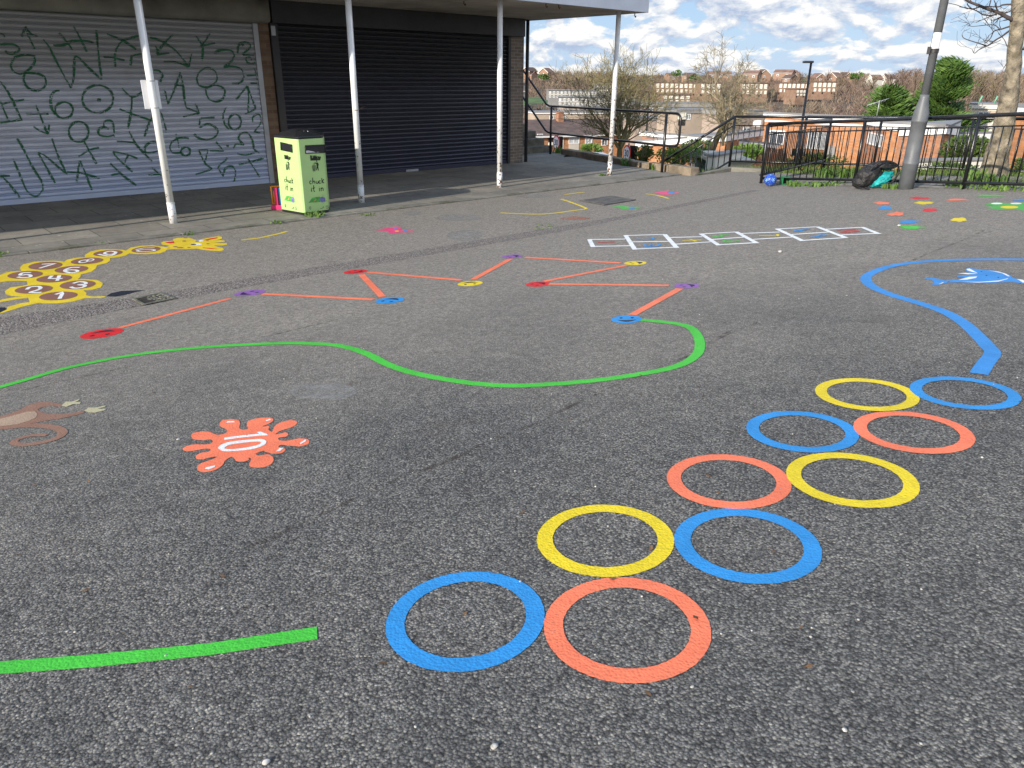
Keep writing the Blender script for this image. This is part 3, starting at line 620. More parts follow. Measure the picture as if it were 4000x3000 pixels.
# ================================================================== SHOP UNIT WITH CANOPY
M['brickA'] = m_brick('brick_brown', (0.15, 0.085, 0.055), (0.23, 0.15, 0.095), (0.17, 0.15, 0.12), axis='xz')
M['brickY'] = m_brick('brick_pier', (0.16, 0.125, 0.10), (0.25, 0.20, 0.16), (0.34, 0.31, 0.27), axis='xy')
M['soffit'] = simple('soffit_concrete', (0.40, 0.36, 0.30), 0.9, 0.18, 1.2, 0.35, 40, dark=(0.22, 0.19, 0.145))
M['fascia'] = simple('fascia_paint', (0.50, 0.55, 0.64), 0.6, 0.06, 1.5, 0.2, 9)
M['hous_grey'] = simple('housing_grey', (0.26, 0.25, 0.21), 0.6, 0.2, 2.0, 0.2, 30, dark=(0.12, 0.115, 0.09))
M['black_steel'] = simple('black_steel', (0.028, 0.028, 0.032), 0.5, 0.25, 2.0, 0.15, 40, dark=(0.05, 0.045, 0.04))
M['black_gloss'] = simple('black_gloss', (0.010, 0.010, 0.012), 0.28, 0.3, 8.0, 0.2, 90, spec=0.6)
M['galv'] = simple('galvanised', (0.42, 0.43, 0.45), 0.45, 0.1, 3.0, 0.1, 30, metal=0.3)
M['rust'] = simple('rust', (0.13, 0.055, 0.03), 0.9, 0.3, 20, 0.3)
M['roofing'] = simple('roof_felt', (0.07, 0.07, 0.075), 0.9, 0.2, 2, 0.2)
def m_shutter(name, c, dirty, bluish):
    m, t, p = new_mat(name); co = world_co(t)
    s = N(t, 'ShaderNodeSeparateXYZ'); L(t, co, s.inputs[0])
    n = noise_(t, co, 1.0, 5, 0.6, (1.3, 1, 5)); n2 = noise_(t, co, 1.0, 6, 0.7, (2.2, 1, 11))
    cc = ramp_(t, n, [(0.3, tuple(x * .82 for x in c)), (0.7, tuple(x * 1.12 for x in c))])
    # bluish bounce light painted in low down, grime high up under the roller box
    mz = math_(t, 'ADD', math_(t, 'MULTIPLY', s.outputs[2], -0.55), math_(t, 'MULTIPLY', n2, 0.9))
    cc = mix_(t, ramp_(t, mz, [(0.20, (0, 0, 0)), (0.75, (0.75, 0.75, 0.75))]), cc, bluish)
    mt = math_(t, 'ADD', math_(t, 'MULTIPLY', s.outputs[2], 0.5), math_(t, 'MULTIPLY', n2, 0.35))
    cc = mix_(t, ramp_(t, mt, [(0.75, (0, 0, 0)), (1.5, (0.85, 0.85, 0.85))]), cc, dirty)
    wp = noise_(t, co, 1.0, 3, 0.5, (1.8, 1, 9))
    cc = mix_(t, ramp_(t, wp, [(0.67, (0, 0, 0)), (0.72, (0.5, 0.5, 0.5))]), cc, tuple(min(1, x * 1.45) for x in c))
    L(t, cc, p.inputs['Base Color']); p.inputs['Roughness'].default_value = 0.33; p.inputs['Specular IOR Level'].default_value = 0.5
    bump_(t, p, noise_(t, co, 45, 3), 0.12, 0.004); return m
M['sh_grey'] = m_shutter('shutter_grey', (0.60, 0.63, 0.72), (0.36, 0.36, 0.36), (0.45, 0.54, 0.76))
M['sh_black'] = m_shutter('shutter_black', (0.044, 0.046, 0.064), (0.028, 0.027, 0.031), (0.038, 0.042, 0.078))
def m_graffiti():
    m, t, p = new_mat('graffiti_green'); co = world_co(t)
    uv = N(t, 'ShaderNodeUVMap'); s = N(t, 'ShaderNodeSeparateXYZ'); L(t, uv.outputs[0], s.inputs[0])
    edge = math_(t, 'ABSOLUTE', s.outputs[0])
    a = math_(t, 'SUBTRACT', 1.18, math_(t, 'ADD', edge, math_(t, 'MULTIPLY', noise_(t, co, 40, 4), 0.55)))
    a = math_(t, 'MULTIPLY', math_(t, 'MULTIPLY', a, 2.3, clamp=True), 0.9)
    p.inputs['Base Color'].default_value = (0.020, 0.150, 0.062, 1); p.inputs['Roughness'].default_value = 0.5
    tr = N(t, 'ShaderNodeBsdfTransparent'); mx = N(t, 'ShaderNodeMixShader'); L(t, a, mx.inputs[0]); L(t, tr.outputs[0], mx.inputs[1]); L(t, p.outputs[0], mx.inputs[2])
    L(t, mx.outputs[0], t.nodes['Material Output'].inputs[0]); return m
M['graffiti'] = m_graffiti()
def m_post():
    m, t, p = new_mat('post_white_paint'); co = world_co(t); s = N(t, 'ShaderNodeSeparateXYZ'); L(t, co, s.inputs[0])
    n = noise_(t, co, 19, 5, 0.62); n3 = noise_(t, co, 40, 3, 0.5)
    hgt = math_(t, 'MULTIPLY', math_(t, 'ADD', s.outputs[2], 0.6), -0.062)
    far = math_(t, 'MULTIPLY', s.outputs[0], 0.011)
    k = math_(t, 'ADD', math_(t, 'ADD', n, hgt), far)
    cc = mix_(t, ramp_(t, noise_(t, co, 3, 4), [(0.35, (0, 0, 0)), (0.65, (1, 1, 1))]), (0.70, 0.70, 0.70), (0.84, 0.84, 0.83))
    cc = mix_(t, ramp_(t, k, [(0.645, (0, 0, 0)), (0.665, (1, 1, 1))]), cc, mix_(t, n3, (0.02, 0.018, 0.016), (0.28, 0.15, 0.08)))
    L(t, cc, p.inputs['Base Color']); p.inputs['Roughness'].default_value = 0.42
    bump_(t, p, math_(t, 'SUBTRACT', 0.0, ramp_(t, k, [(0.635, (0, 0, 0)), (0.67, (1, 1, 1))])), 0.5, 0.004); return m
M['post'] = m_post()
M['white_plastic'] = simple('white_board', (0.80, 0.80, 0.82), 0.4, 0.03, 3, 0.03)

SHOP = thing('shop_building', 'low brick shop unit with two closed roller shutters under a flat canopy on white posts', 'shop', (7, 15, ZP))
wl = MB(); X0 = -9.0
wl.box((X0, 15.32, ZP - .3), (13.60, 23, 2.74)); wl.build('wall', M['brickA'], SHOP)
for x0, x1, lab in [(6.735, 6.955, None), (13.15, 13.615, None)]:
    MB().box((x0, 14.985, ZP - .1), (x1, 15.318, 2.55)).build('brick_pier', M['brickY' if x0 > 10 else 'brickA'], SHOP, bevel=.004)
cn = MB().box((X0, 11.35, 2.78), (13.83, 23.1, 3.0)).build('canopy', M['soffit'], SHOP)
MB().box((X0, 11.318, 2.765), (13.862, 11.348, 3.22)).build('fascia', M['fascia'], cn, bevel=.006)
MB().box((13.832, 11.35, 2.765), (13.862, 23.1, 3.22)).build('fascia', M['fascia'], cn, bevel=.006)
MB().box((X0, 11.35, 3.004), (13.83, 23.1, 3.10)).build('roof_felt', M['roofing'], cn)
for px, py in [(2138, 12), (2288, 8), (2480, 52), (1812, 3)]:      # rusty cable hooks under the canopy edge
    P = at_z(px, py, 2.77); P.y = max(P.y, 11.4)
    MB().tube([P, P + Vector((0, 0, -.05)), P + Vector((.03, 0, -.075)), P + Vector((.05, .01, -.05))], .011, 6).build('hook', M['rust'], cn)
# roller boxes: pressed steel with a rounded lower front edge
def roller_box(x0, x1, y0, z0, mat):
    pr = [(15.3, z0), (y0 + .09, z0)] + [(y0 + .09 - .09 * sin(t), z0 + .09 - .09 * cos(t)) for t in [pi / 2 * k / 6 for k in range(1, 7)]] + [(y0, 2.776), (15.3, 2.776)]
    mb = MB(); n = len(pr); mb.v = [Vector((x, y, z)) for x in (x0, x1) for y, z in pr]
    mb.f = [(i, (i + 1) % n, n + (i + 1) % n, n + i) for i in range(n)] + [tuple(range(n))[::-1], tuple(range(n, 2 * n))]; mb.sm = [True] * n + [False] * 2
    return mb
roller_box(X0, 6.83, 14.60, 2.37, None).build('roller_box', M['hous_grey'], SHOP)
MB().box((6.95, 14.78, 2.385), (13.47, 15.30, 2.776)).build('roller_box', M['black_steel'], SHOP, bevel=.006)
PIT = 0.0905
def prof(z, z0):                       # slat section: how far the curtain bulges forward
    t = ((z - z0) / PIT) % 1.0
    if t < .70: return -.023 * sin(pi * t / .70) ** .8
    if t < .74: return .013
    if t < .93: return -.018 * sin(pi * (t - .74) / .19)
    return .013
def shutter(x0, x1, z0, z1, mat):
    mb = MB(); zs = []; z = z0
    while z < z1 - 1e-4:
        for q in (0, .1, .22, .35, .48, .60, .695, .705, .735, .745, .79, .835, .88, .925, .935, .995):
            if z + q * PIT < z1: zs.append(z + q * PIT)
        z += PIT
    for z in zs: y = 15.0 + prof(z, z0); mb.v += [Vector((x0, y, z)), Vector((x1, y, z))]
    mb.f = [(2 * i, 2 * i + 1, 2 * i + 3, 2 * i + 2) for i in range(len(zs) - 1)]; mb.sm = [False] * len(mb.f)
    return mb.build('roller_shutter', mat, SHOP)
ZS = ZP + .10
g1 = shutter(X0, 6.62, ZS, 2.42, M['sh_grey']); tag(g1, label='grey roller shutter covered in green graffiti')
MB().box((X0, 14.975, ZP + .016), (6.62, 15.02, ZS - .002)).build('bottom_bar', M['sh_grey'], g1, bevel=.004)
MB().box((6.625, 14.955, ZP + .012), (6.725, 15.05, 2.44)).build('guide_rail', M['galv'], g1, bevel=.006)
g2 = shutter(7.12, 13.06, ZS, 2.42, M['sh_black']); tag(g2, label='plain black roller shutter')
MB().box((7.12, 14.975, ZP + .016), (13.06, 15.02, ZS - .002)).build('bottom_bar', M['sh_black'], g2, bevel=.004)
MB().box((6.965, 14.93, ZP + .012), (7.115, 15.05, 2.40)).build('guide_rail', M['black_steel'], g2, bevel=.006)
MB().box((13.065, 14.93, ZP + .012), (13.145, 15.05, 2.40)).build('guide_rail', M['black_steel'], g2, bevel=.006)
lp = at_y(*V2((1310, 1228))[0], 14.97); MB().box((lp.x - .17, 14.966, lp.z - .035), (lp.x + .17, 14.973, lp.z + .03)).build('lock_plate', M['galv'], g2)
MB().box((6.975, 14.922, 2.17), (7.06, 14.929, 2.34)).build('label_plate', M['galv'], g2)
# downpipe on the corner
MB().tube([(13.70, 14.95, ZP + .02), (13.70, 14.95, 2.775)], .045, 10).build('drainpipe', M['black_steel'], SHOP)
# ---- graffiti, sprayed over the slats of the grey shutter
gr = MB(); gr.uv = []
def ell(cx, cy, rx, ry, a0=0, a1=6.4, n=22): return [(cx + rx * cos(a0 + (a1 - a0) * i / n), cy + ry * sin(a0 + (a1 - a0) * i / n)) for i in range(n + 1)]
def spray(pts, wd=.034, k=5):
    P = [at_y(*V1(p)[0], 14.985) for p in pts]; P = smooth_path(P, k) if len(P) > 2 else P
    D = [P[0]]
    for a, b in zip(P[:-1], P[1:]):
        m = max(1, int((b - a).length / .016))
        for i in range(1, m + 1): D.append(a + (b - a) * (i / m))
    if len(D) < 3: return
    o = len(gr.v); n = len(D); q = 5
    for i, p in enumerate(D):
        t = D[min(i + 1, n - 1)] - D[max(i - 1, 0)]; t = Vector((t.x, 0, t.z)); t = t.normalized() if t.length else Vector((1, 0, 0)); s = Vector((-t.z, 0, t.x))
        wv = wd * (1 + .22 * sin(i * .23 + len(pts)))
        for j in range(q):
            c = j / (q - 1) * 2 - 1; x = min(p.x + s.x * c * wv, 6.60); z = max(p.z + s.z * c * wv, ZS + .002)
            gr.v.append(Vector((x, 15.0 + prof(z, ZS) - .0035, z))); gr.uv.append((c if 2 < i < n - 3 else (abs(c) * .7 + .3) * (1 if c >= 0 else -1), i / n))
    for i in range(n - 1):
        for j in range(q - 1): a = o + i * q + j; gr.f.append((a, a + 1, a + q + 1, a + q)); gr.sm.append(False)
STR = [[(0,258),(25,262),(35,285)],[(0,338),(60,335),(110,340),(145,365),(140,390),(100,408),(60,405),(40,385)],[(165,280),(190,215),(205,210)],[(195,215),(225,290),(265,375)],[(200,215),(240,260),(290,275)],
 [(265,430),(255,425),(180,420),(110,440),(85,500),(100,540),(150,565),(200,545),(240,510),(265,470),(262,435)],[(200,545),(180,590),(190,640),(230,680),(290,690),(340,660),(350,620),(330,580),(280,560),(220,555),(195,560)],
 [(450,250),(500,310),(555,380)],[(560,200),(600,270),(630,330),(660,395)],[(405,345),(480,345),(540,315),(620,310),(680,315),(715,330)],
 [(330,300),(375,360),(430,470),(490,580),(540,672)],[(540,672),(560,600),(565,500),(570,430)],[(570,430),(600,440),(680,520),(770,605)],[(770,605),(775,590),(760,500),(745,350),(735,230)],
 [(815,258),(880,285),(940,310),(1000,350),(1040,378)],[(1075,270),(1010,285),(930,315),(885,380),(875,450),(880,510)],[(790,435),(860,440),(950,460)],[(1080,410),(1010,425),(1000,460),(995,500)],
 [(1140,285),(1200,300),(1260,330),(1320,370),(1370,420),(1440,510)],[(1250,470),(1350,475),(1440,510)],[(1440,510),(1460,410)],[(1320,265),(1270,310),(1220,370),(1195,415)],[(1195,415),(1290,405)],[(1185,350),(1200,385),(1195,415)],
 [(1490,270),(1530,330),(1545,370),(1540,460)],[(1600,255),(1560,320),(1530,350)],[(1530,350),(1640,328)],
 [(1640,410),(1660,388),(1720,380),(1770,390),(1785,430),(1760,470),(1705,512)],[(1705,512),(1760,505),(1830,520),(1858,570),(1850,610),(1820,635),(1770,637)],
 [(1812,405),(1815,355),(1850,322),(1900,330),(1905,365),(1870,395),(1850,420)],[(1850,420),(1900,420),(1950,430),(1958,455),(1935,485),(1890,480),(1875,445),(1905,435),(1920,460)],[(1840,345),(1860,340)],
 [(1170,535),(1215,540),(1240,580),(1220,625)],[(1560,520),(1520,550),(1500,600),(1520,650),(1580,665),(1630,640),(1655,600),(1640,545),(1600,520),(1560,520)],[(1580,665),(1570,700),(1590,750),(1640,775),(1690,760),(1715,710),(1700,670),(1650,650),(1600,655)],
 [(1255,680),(1280,795)],[(1280,795),(1330,680),(1375,550)],[(1375,550),(1395,650),(1405,750),(1420,822)],[(1420,822),(1520,860)],[(1330,645),(1400,655)],[(1490,790),(1520,862)],[(1520,862),(1395,890)],
 [(1800,760),(1885,655)],[(1885,655),(1895,740),(1890,860)],[(1885,655),(1950,830)],[(1950,830),(1870,870)],[(1940,520),(1965,620),(1980,735)],[(1880,575),(1975,570)],[(1910,635),(1975,635)],
 [(0,620),(60,700),(110,800),(165,915)],[(0,770),(30,840),(70,930)],[(10,795),(90,775),(185,762)],[(0,935),(80,925),(170,910)],[(270,800),(310,890),(360,1020)],[(200,870),(280,868),(370,868)],[(255,965),(310,1000),(365,1022)],[(365,1022),(375,950)],
 [(455,690),(410,700),(385,760),(395,830),(420,875)],ell(488,840,68,62),ell(745,755,118,105),ell(756,762,9,6),[(930,675),(1010,740),(1100,690)],[(1005,740),(1000,850),(975,980)],[(910,830),(1010,870),(1160,920)],[(1190,850),(1140,930),(1100,1040)],[(1225,850),(1250,930),(1270,1010)],
 ell(600,1005,75,78),[(635,1070),(680,1150),(735,1250)],[(600,1195),(680,1145),(755,1125)],[(830,985),(790,970),(750,990),(760,1030),(820,1040),(870,1030)],[(870,1045),(865,960),(845,920),(800,925),(790,965)],
 [(1635,895),(1530,900)],[(1530,900),(1520,970),(1580,945),(1640,970),(1660,1010),(1630,1050),(1570,1065),(1510,1050),(1480,1020)],[(1725,820),(1700,880),(1715,950),(1745,985)],ell(1790,930,48,58),[(1925,930),(1930,890),(1970,870),(1993,910),(1975,960),(1935,1005)],[(1935,1005),(1985,1012)],
 [(985,1000),(1030,1090),(1090,1160),(1160,1230)],[(890,1078),(960,1080),(1035,1090)],[(1205,1090),(1150,1085),(1105,1120),(1110,1160),(1150,1165),(1205,1150)],[(1340,1020),(1355,1070),(1365,1130)],[(1440,1055),(1370,1050),(1310,1085),(1295,1130),(1320,1165),(1400,1160)],ell(1415,1155,35,32),
 [(1645,1080),(1705,1150)],[(1705,1150),(1600,1150)],ell(1735,1112,5,4),[(1780,1130),(1800,1100),(1860,1105)],[(1860,1105),(1820,1060),(1830,1025),(1880,1010),(1920,1060),(1940,1140),(1980,1165)],[(1810,1170),(1870,1182),(1940,1165)],
 [(1515,1145),(1560,1245)],[(1560,1245),(1585,1145)],[(1585,1145),(1515,1145)],[(1560,1245),(1620,1290)],[(1620,1290),(1490,1330)],[(1735,1205),(1660,1275)],[(1660,1275),(1700,1345)],[(1700,1345),(1715,1290),(1760,1265),(1795,1300),(1780,1390),(1730,1410)],[(1820,1255),(1930,1230),(2010,1205)],[(1890,1210),(1980,1350)],
 [(130,1055),(170,1120),(225,1230),(270,1310),(320,1390),(325,1450),(290,1490)],[(100,1210),(150,1330),(205,1455),(260,1495),(290,1490)],[(0,1340),(40,1370),(100,1440),(150,1505)],[(0,1340),(75,1340)],[(395,1055),(440,1180),(510,1330)],[(290,1165),(350,1270),(420,1395)],[(290,1165),(340,1185),(440,1270),(510,1330)],[(510,1310),(620,1320),(760,1360)],
 [(610,1225),(595,1300),(585,1390)],[(610,1225),(650,1320),(700,1450)],[(860,1155),(900,1210),(1010,1310)],[(860,1155),(960,1175),(1050,1210)],[(980,1175),(950,1240)],[(840,1245),(940,1340),(1040,1415)],[(845,1335),(920,1320)],[(1130,1330),(1230,1330)],[(1160,1280),(1230,1340)]]
for i, st in enumerate(STR): spray(st, .0215 + .005 * ((i * 7) % 5) / 4)
gr.build('graffiti', M['graffiti'], g1)
# ---- canopy posts
PX = [0.36, 3.598, 6.80, 9.985, 13.303]
for i, x in enumerate(PX):
    po = MB().tube([(x, 11.665, ZP), (x, 11.665, ZP + .30)], .056, 16).tube([(x, 11.665, ZP + .30), (x, 11.665, 2.778)], .0515, 16).build('canopy_post', M['post'], SHOP)
    MB().tube([(x, 11.665, ZP + .296), (x, 11.665, ZP + .312)], .0585, 16).build('collar', M['post'], po)
    if i == 1:
        c = at_y(*V1((1160, 722))[0], 11.70); tag(po, label='white canopy post carrying a small blank plate')
        MB().box((x - .115, 11.722, c.z - .19), (x + .115, 11.732, c.z + .19)).build('sign_plate', M['white_plastic'], po, bevel=.012)
        for dz in (-.17, .18): MB().tube([(x, 11.665, c.z + dz - .006), (x, 11.665, c.z + dz + .006)], .0545, 16).build('strap', M['galv'], po)
    if i == 2:
        c = at_y(*V2((935, 790))[0], 11.62)
        MB().tube([(x - .06, 11.63, c.z), (x, 11.608, c.z - .01), (x + .06, 11.63, c.z + .01), (x + .14, 11.60, c.z + .05)], .004, 5).build('wire', M['rust'], po)

# ================================================================== LITTER BIN
M['bin_green'] = simple('bin_green', (0.46, 0.68, 0.26), 0.42, 0.04, 3, 0.05, 40)
M['bin_black'] = simple('bin_black_plastic', (0.016, 0.017, 0.020), 0.38, 0.2, 6, 0.12, 60)
M['ink'] = simple('black_lettering', (0.020, 0.028, 0.016), 0.5, 0.1, 9, 0)
M['draw_green'] = simple('printed_green', (0.09, 0.40, 0.07), 0.5, 0.3, 30, 0)
M['draw_purple'] = simple('printed_purple', (0.19, 0.19, 0.44), 0.5, 0.3, 30, 0)
M['draw_orange'] = simple('printed_orange', (0.62, 0.35, 0.10), 0.5, 0.1, 30, 0)
M['draw_skin'] = simple('printed_pale_green', (0.42, 0.55, 0.20), 0.5, 0.1, 30, 0)
M['paper'] = simple('crumpled_wrapper', (0.65, 0.65, 0.63), 0.5, 0.2, 40, 0.6, 60)
ZB = ZP + .02
BP = [Vector((5.275, 11.61, 0)), Vector((5.39, 11.03, 0)), Vector((5.845, 11.085, 0)), Vector((6.06, 11.44, 0)), Vector((5.72, 11.86, 0))]
bc = sum(BP, Vector()) / 5
zt = at_d(*X1((517, 268))[0], sqrt(5.39 ** 2 + 11.03 ** 2)).z
BIN = thing('litter_bin', 'lime green litter bin with black domed lid standing on the pavement edge', 'litter bin', (bc.x, bc.y, ZB))
def ringp(s, z): return [Vector((bc.x + (p.x - bc.x) * s, bc.y + (p.y - bc.y) * s, z)) for p in BP]
def chamfer(P, c):                           # cut each corner a little
    out = []
    for i in range(len(P)):
        a, p, b = P[i - 1], P[i], P[(i + 1) % len(P)]
        out += [p + (a - p).normalized() * c, p + (b - p).normalized() * c]
    return out
def prism(mb, rings):
    n = len(rings[0]); o = len(mb.v)
    for r in rings: mb.v += r
    for k in range(len(rings) - 1):
        for i in range(n): j = (i + 1) % n; mb.f.append((o + k * n + i, o + k * n + j, o + (k + 1) * n + j, o + (k + 1) * n + i)); mb.sm.append(False)
    mb.f.append(tuple(o + i for i in reversed(range(n)))); mb.f.append(tuple(o + (len(rings) - 1) * n + i for i in range(n))); mb.sm += [False] * 2
    return mb
ch = lambda s, z, c=.022: chamfer(ringp(s, z), c)
prism(MB(), [ch(.985, ZB), ch(.985, ZB + .035)]).build('plinth', M['bin_black'], BIN)
body = prism(MB(), [ch(1, ZB + .035), ch(1, zt)]).build('body', M['bin_green'], BIN, bevel=.004)
prism(MB(), [ch(1.01, zt + .002, .03), ch(1.02, zt + .030, .03), ch(.99, zt + .040, .03), ch(.72, zt + .088, .06), ch(.42, zt + .124, .06), ch(.20, zt + .134, .04)]).build('lid', M['bin_black'], BIN, bevel=.006)
FL = (BP[0], BP[1]); FR = (BP[1], BP[2])
def face(fc):
    a, b = fc; n = Vector(((b - a).y, -(b - a).x, 0)).normalized(); return Vector((a.x, a.y, ZB)), n
def onface(fc, lift=.0035):
    p0, n = face(fc); 
    def f(x, y): q = X1((x, y))[0]; return on_plane(q[0], q[1], p0 + n * lift, n)
    return f
def fpoly(fc, pts, mb=None, lift=.0035):
    mb = mb or MB(); f = onface(fc, lift); mb.poly([f(*p) for p in pts]); return mb
def fstroke(fc, pts, wd, mb, lift=.0035, k=4):
    f = onface(fc, lift); P = [f(*p) for p in pts]; P = smooth_path(P, k) if len(P) > 2 else P
    n = face(fc)[1]; o = len(mb.v)
    for i, p in enumerate(P):
        t = (P[min(i + 1, len(P) - 1)] - P[max(i - 1, 0)]).normalized(); s = n.cross(t)
        mb.v += [p + s * wd / 2, p - s * wd / 2]
    for i in range(len(P) - 1): mb.f.append((o + 2 * i, o + 2 * i + 1, o + 2 * i + 3, o + 2 * i + 2)); mb.sm.append(False)
    return mb
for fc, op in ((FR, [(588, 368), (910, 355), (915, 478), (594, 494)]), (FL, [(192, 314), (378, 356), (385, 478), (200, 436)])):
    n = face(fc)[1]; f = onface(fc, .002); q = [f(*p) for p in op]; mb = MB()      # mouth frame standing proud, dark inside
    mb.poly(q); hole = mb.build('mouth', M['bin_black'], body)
    fr = MB()
    for a, b in zip(q, q[1:] + q[:1]): fr.tube([a + n * .004, b + n * .004], .007, 6)
    fr.build('mouth_rim', M['bin_black'], body)
    if fc is FR: fpoly(FR, [(598, 450), (640, 448), (680, 455), (720, 462), (760, 478), (790, 470), (826, 474), (820, 486), (700, 489), (602, 491)], lift=.004).build('wrapper', M['paper'], BIN)
def words(fc, fx, fy, sx, mb):
    T = lambda x, y: (fx(x, y), fy(x, y))
for fc, TX in ((FR, lambda x, y: (x, y)), (FL, None)):
    if TX is None:
        def TX(x, y):      # the same artwork on the side face, seen more edge-on
            u = (x - 520) / 475.0; vv = (y - 265) / 1240.0
            x0, x1 = 215 + 20 * vv, 520 + 62 * vv
            return (x0 + (x1 - x0) * (u * .86 - .19 + .02), (205 + 62 * (u * .9)) + vv * (1208 + 50 * u) + 20)
    ink = MB(); tp = lambda *pts: [TX(*p) for p in pts]
    a = TX(680, 598); b = TX(840, 592); f = onface(fc)
    A_ = f(*a); B_ = f(*b); ux = (B_ - A_); up = Vector((0, 0, 1)); wd = ux.length; ux.normalize()
    font_mesh('Litter', lambda x, y: A_ + ux * x + up * y, ink, size=wd / 2.30, align='LEFT', bold=.012)
    # tidy figure and basket
    fpoly(fc, tp(*[(775 + 11 * cos(t * pi / 5), 619 + 11 * sin(t * pi / 5)) for t in range(10)]), ink)
    fpoly(fc, tp((730, 645), (790, 641), (803, 655), (810, 690), (800, 692), (803, 722), (810, 775), (800, 772), (788, 728), (778, 770), (768, 766), (776, 700), (770, 662), (735, 655)), ink)
    for st in [[(703, 693), (718, 778)], [(762, 690), (752, 778)], [(703, 693), (762, 690)], [(708, 712), (759, 712)], [(711, 732), (757, 732)], [(714, 752), (755, 754)], [(718, 778), (752, 780)], [(722, 694), (730, 778)], [(742, 692), (741, 778)], [(714, 680), (722, 664), (745, 668), (740, 684)]]: fstroke(fc, tp(*st), .006, ink, k=1)
    for st in [[(690, 945), (672, 942), (662, 965), (672, 988), (692, 982)], [(710, 888), (714, 984)], [(714, 960), (728, 942), (742, 950), (746, 982)], [(768, 942), (768, 970), (785, 980), (800, 968)], [(800, 940), (804, 980)], [(838, 940), (822, 938), (814, 960), (824, 980), (842, 974)], [(858, 892), (864, 978)], [(893, 912), (864, 945)], [(864, 945), (896, 976)],
               [(690, 1058), (694, 1116)], [(688, 1042), (690, 1046)], [(725, 1008), (730, 1095), (748, 1112)], [(708, 1060), (748, 1052)], [(818, 1052), (822, 1108)], [(814, 1032), (817, 1036)], [(845, 1050), (850, 1106)], [(848, 1072), (862, 1054), (878, 1060), (882, 1102)]]: fstroke(fc, tp(*st), .0125, ink)
    for st in [[(665, 1358), (660, 1375), (672, 1402), (682, 1378), (676, 1358), (665, 1358)], [(835, 1388), (870, 1380), (885, 1355), (892, 1380)], [(922, 1345), (965, 1342)], [(920, 1362), (966, 1362), (960, 1382), (926, 1384)]]: fstroke(fc, tp(*st), .006, ink)
    ink.build('lettering', M['ink'], body)
    pc = fpoly(fc, tp((640, 1295), (665, 1270), (700, 1215), (760, 1202), (825, 1194), (834, 1280), (760, 1288), (690, 1290)), lift=.003).build('picture', M['draw_green'], body)
    fpoly(fc, tp((828, 1205), (870, 1196), (905, 1205), (920, 1235), (915, 1272), (870, 1288), (836, 1278)), lift=.0033).build('picture', M['draw_purple'], body)
    fpoly(fc, tp((735, 1262), (760, 1228), (775, 1235), (762, 1262), (740, 1272)), lift=.0038).build('picture', M['draw_orange'], body)
    fpoly(fc, tp((905, 1225), (935, 1245), (962, 1272), (920, 1268)), lift=.0038).build('picture', M['draw_skin'], body)
    fpoly(fc, tp((862, 1196), (876, 1150), (888, 1182), (892, 1205)), lift=.0038).build('picture', M['draw_skin'], body)
hp = [Vector((bc.x - .06, bc.y - .20, zt + .074)), Vector((bc.x + .0, bc.y - .215, zt + .071))]
for q in hp: MB().ball(q, (.014, .014, .035), 10, 6).build('lid_rivet', M['white_plastic'], BIN)
# toy left behind the bin
TP = dict(pink=(0.75, 0.03, 0.16), orng=(0.85, 0.30, 0.015), blue=(0.01, 0.13, 0.33))
for k, c in TP.items(): M['toy_' + k] = simple('toy_' + k, c, 0.35, 0.06, 5, 0.05)
tb = at_z(*X1((140, 1410))[0], ZP + .012)
TOY = thing('toy_stand', 'bright pink, orange and blue plastic toy frame left behind the bin', 'toy', tuple(tb))
d = lambda x, y, z: tb + Vector((x, y, z))
cr = Vector((.75, -.66, 0)); cd = Vector((.66, .75, 0))
d = lambda x, y, z: tb + cr * x + cd * y + Vector((0, 0, z))
MB().obox(d(-.024, 0, 0), cr * .048, cd * .06, (0, 0, .36)).obox(d(-.098, -.02, .001), cr * .19, cd * .10, (0, 0, .075)).build('upright', M['toy_pink'], TOY, bevel=.008)
of = MB()
for a, b in [((-.076, .05, .078), (-.082, .05, .37)), ((-.082, .05, .365), (.05, .05, .375)), ((-.040, .05, .075), (-.044, .05, .30)), ((-.076, .05, .10), (-.04, .05, .10))]: of.tube([d(*a), d(*b)], .012, 8)
of.build('frame', M['toy_orng'], TOY)
MB().obox(d(.027, .03, .08), cr * .055, cd * .03, (0, 0, .27)).build('panel', M['toy_blue'], TOY, bevel=.006)

# ================================================================== RAILINGS
M['rail_black'] = M['black_gloss']
def railing(name, label, cat, stations, group=None, post_r=.031, top=1.15, bot=.10, mid=.97, pitch=.128, first=True, last=True):
    """stations: ground points of the posts; heights along the ground slope"""
    e = thing(name, label, cat, tuple(stations[0]), group)
    for i, s in enumerate(stations):
        if (i == 0 and not first) or (i == len(stations) - 1 and not last): continue
        MB().tube([s + Vector((0, 0, -.05)), s + Vector((0, 0, top))], post_r, 8).build('post', M['rail_black'], e)
    tr = MB(); br = MB(); ml = MB(); 
    tr.tube([s + Vector((0, 0, top)) for s in stations], .031, 8); tr.build('top_rail', M['rail_black'], e)
    br.tube([s + Vector((0, 0, bot)) for s in stations], .026, 8); br.build('bottom_rail', M['rail_black'], e)
    ml.tube([s + Vector((0, 0, mid)) for s in stations], .012, 6); ml.build('middle_rail', M['rail_black'], e)
    for a, b in zip(stations[:-1], stations[1:]):
        n = max(2, int(round((b - a).length / pitch)))
        for i in range(1, n):
            p = a + (b - a) * (i / n); MB().tube([p + Vector((0, 0, bot)), p + Vector((0, 0, mid))], .0098, 6).build('bar', M['rail_black'], e)
    return e
R0 = G(2972, 716); R1 = G(3335, 724); R2 = G(3761, 738)
dirn = (R2 - R1); R3 = R2 + dirn * 1.0; R3.z = gz(R3.x, R3.y); R4 = R3 + dirn; R4.z = gz(R4.x, R4.y)
RGp = 'black bar railings round the ramp'
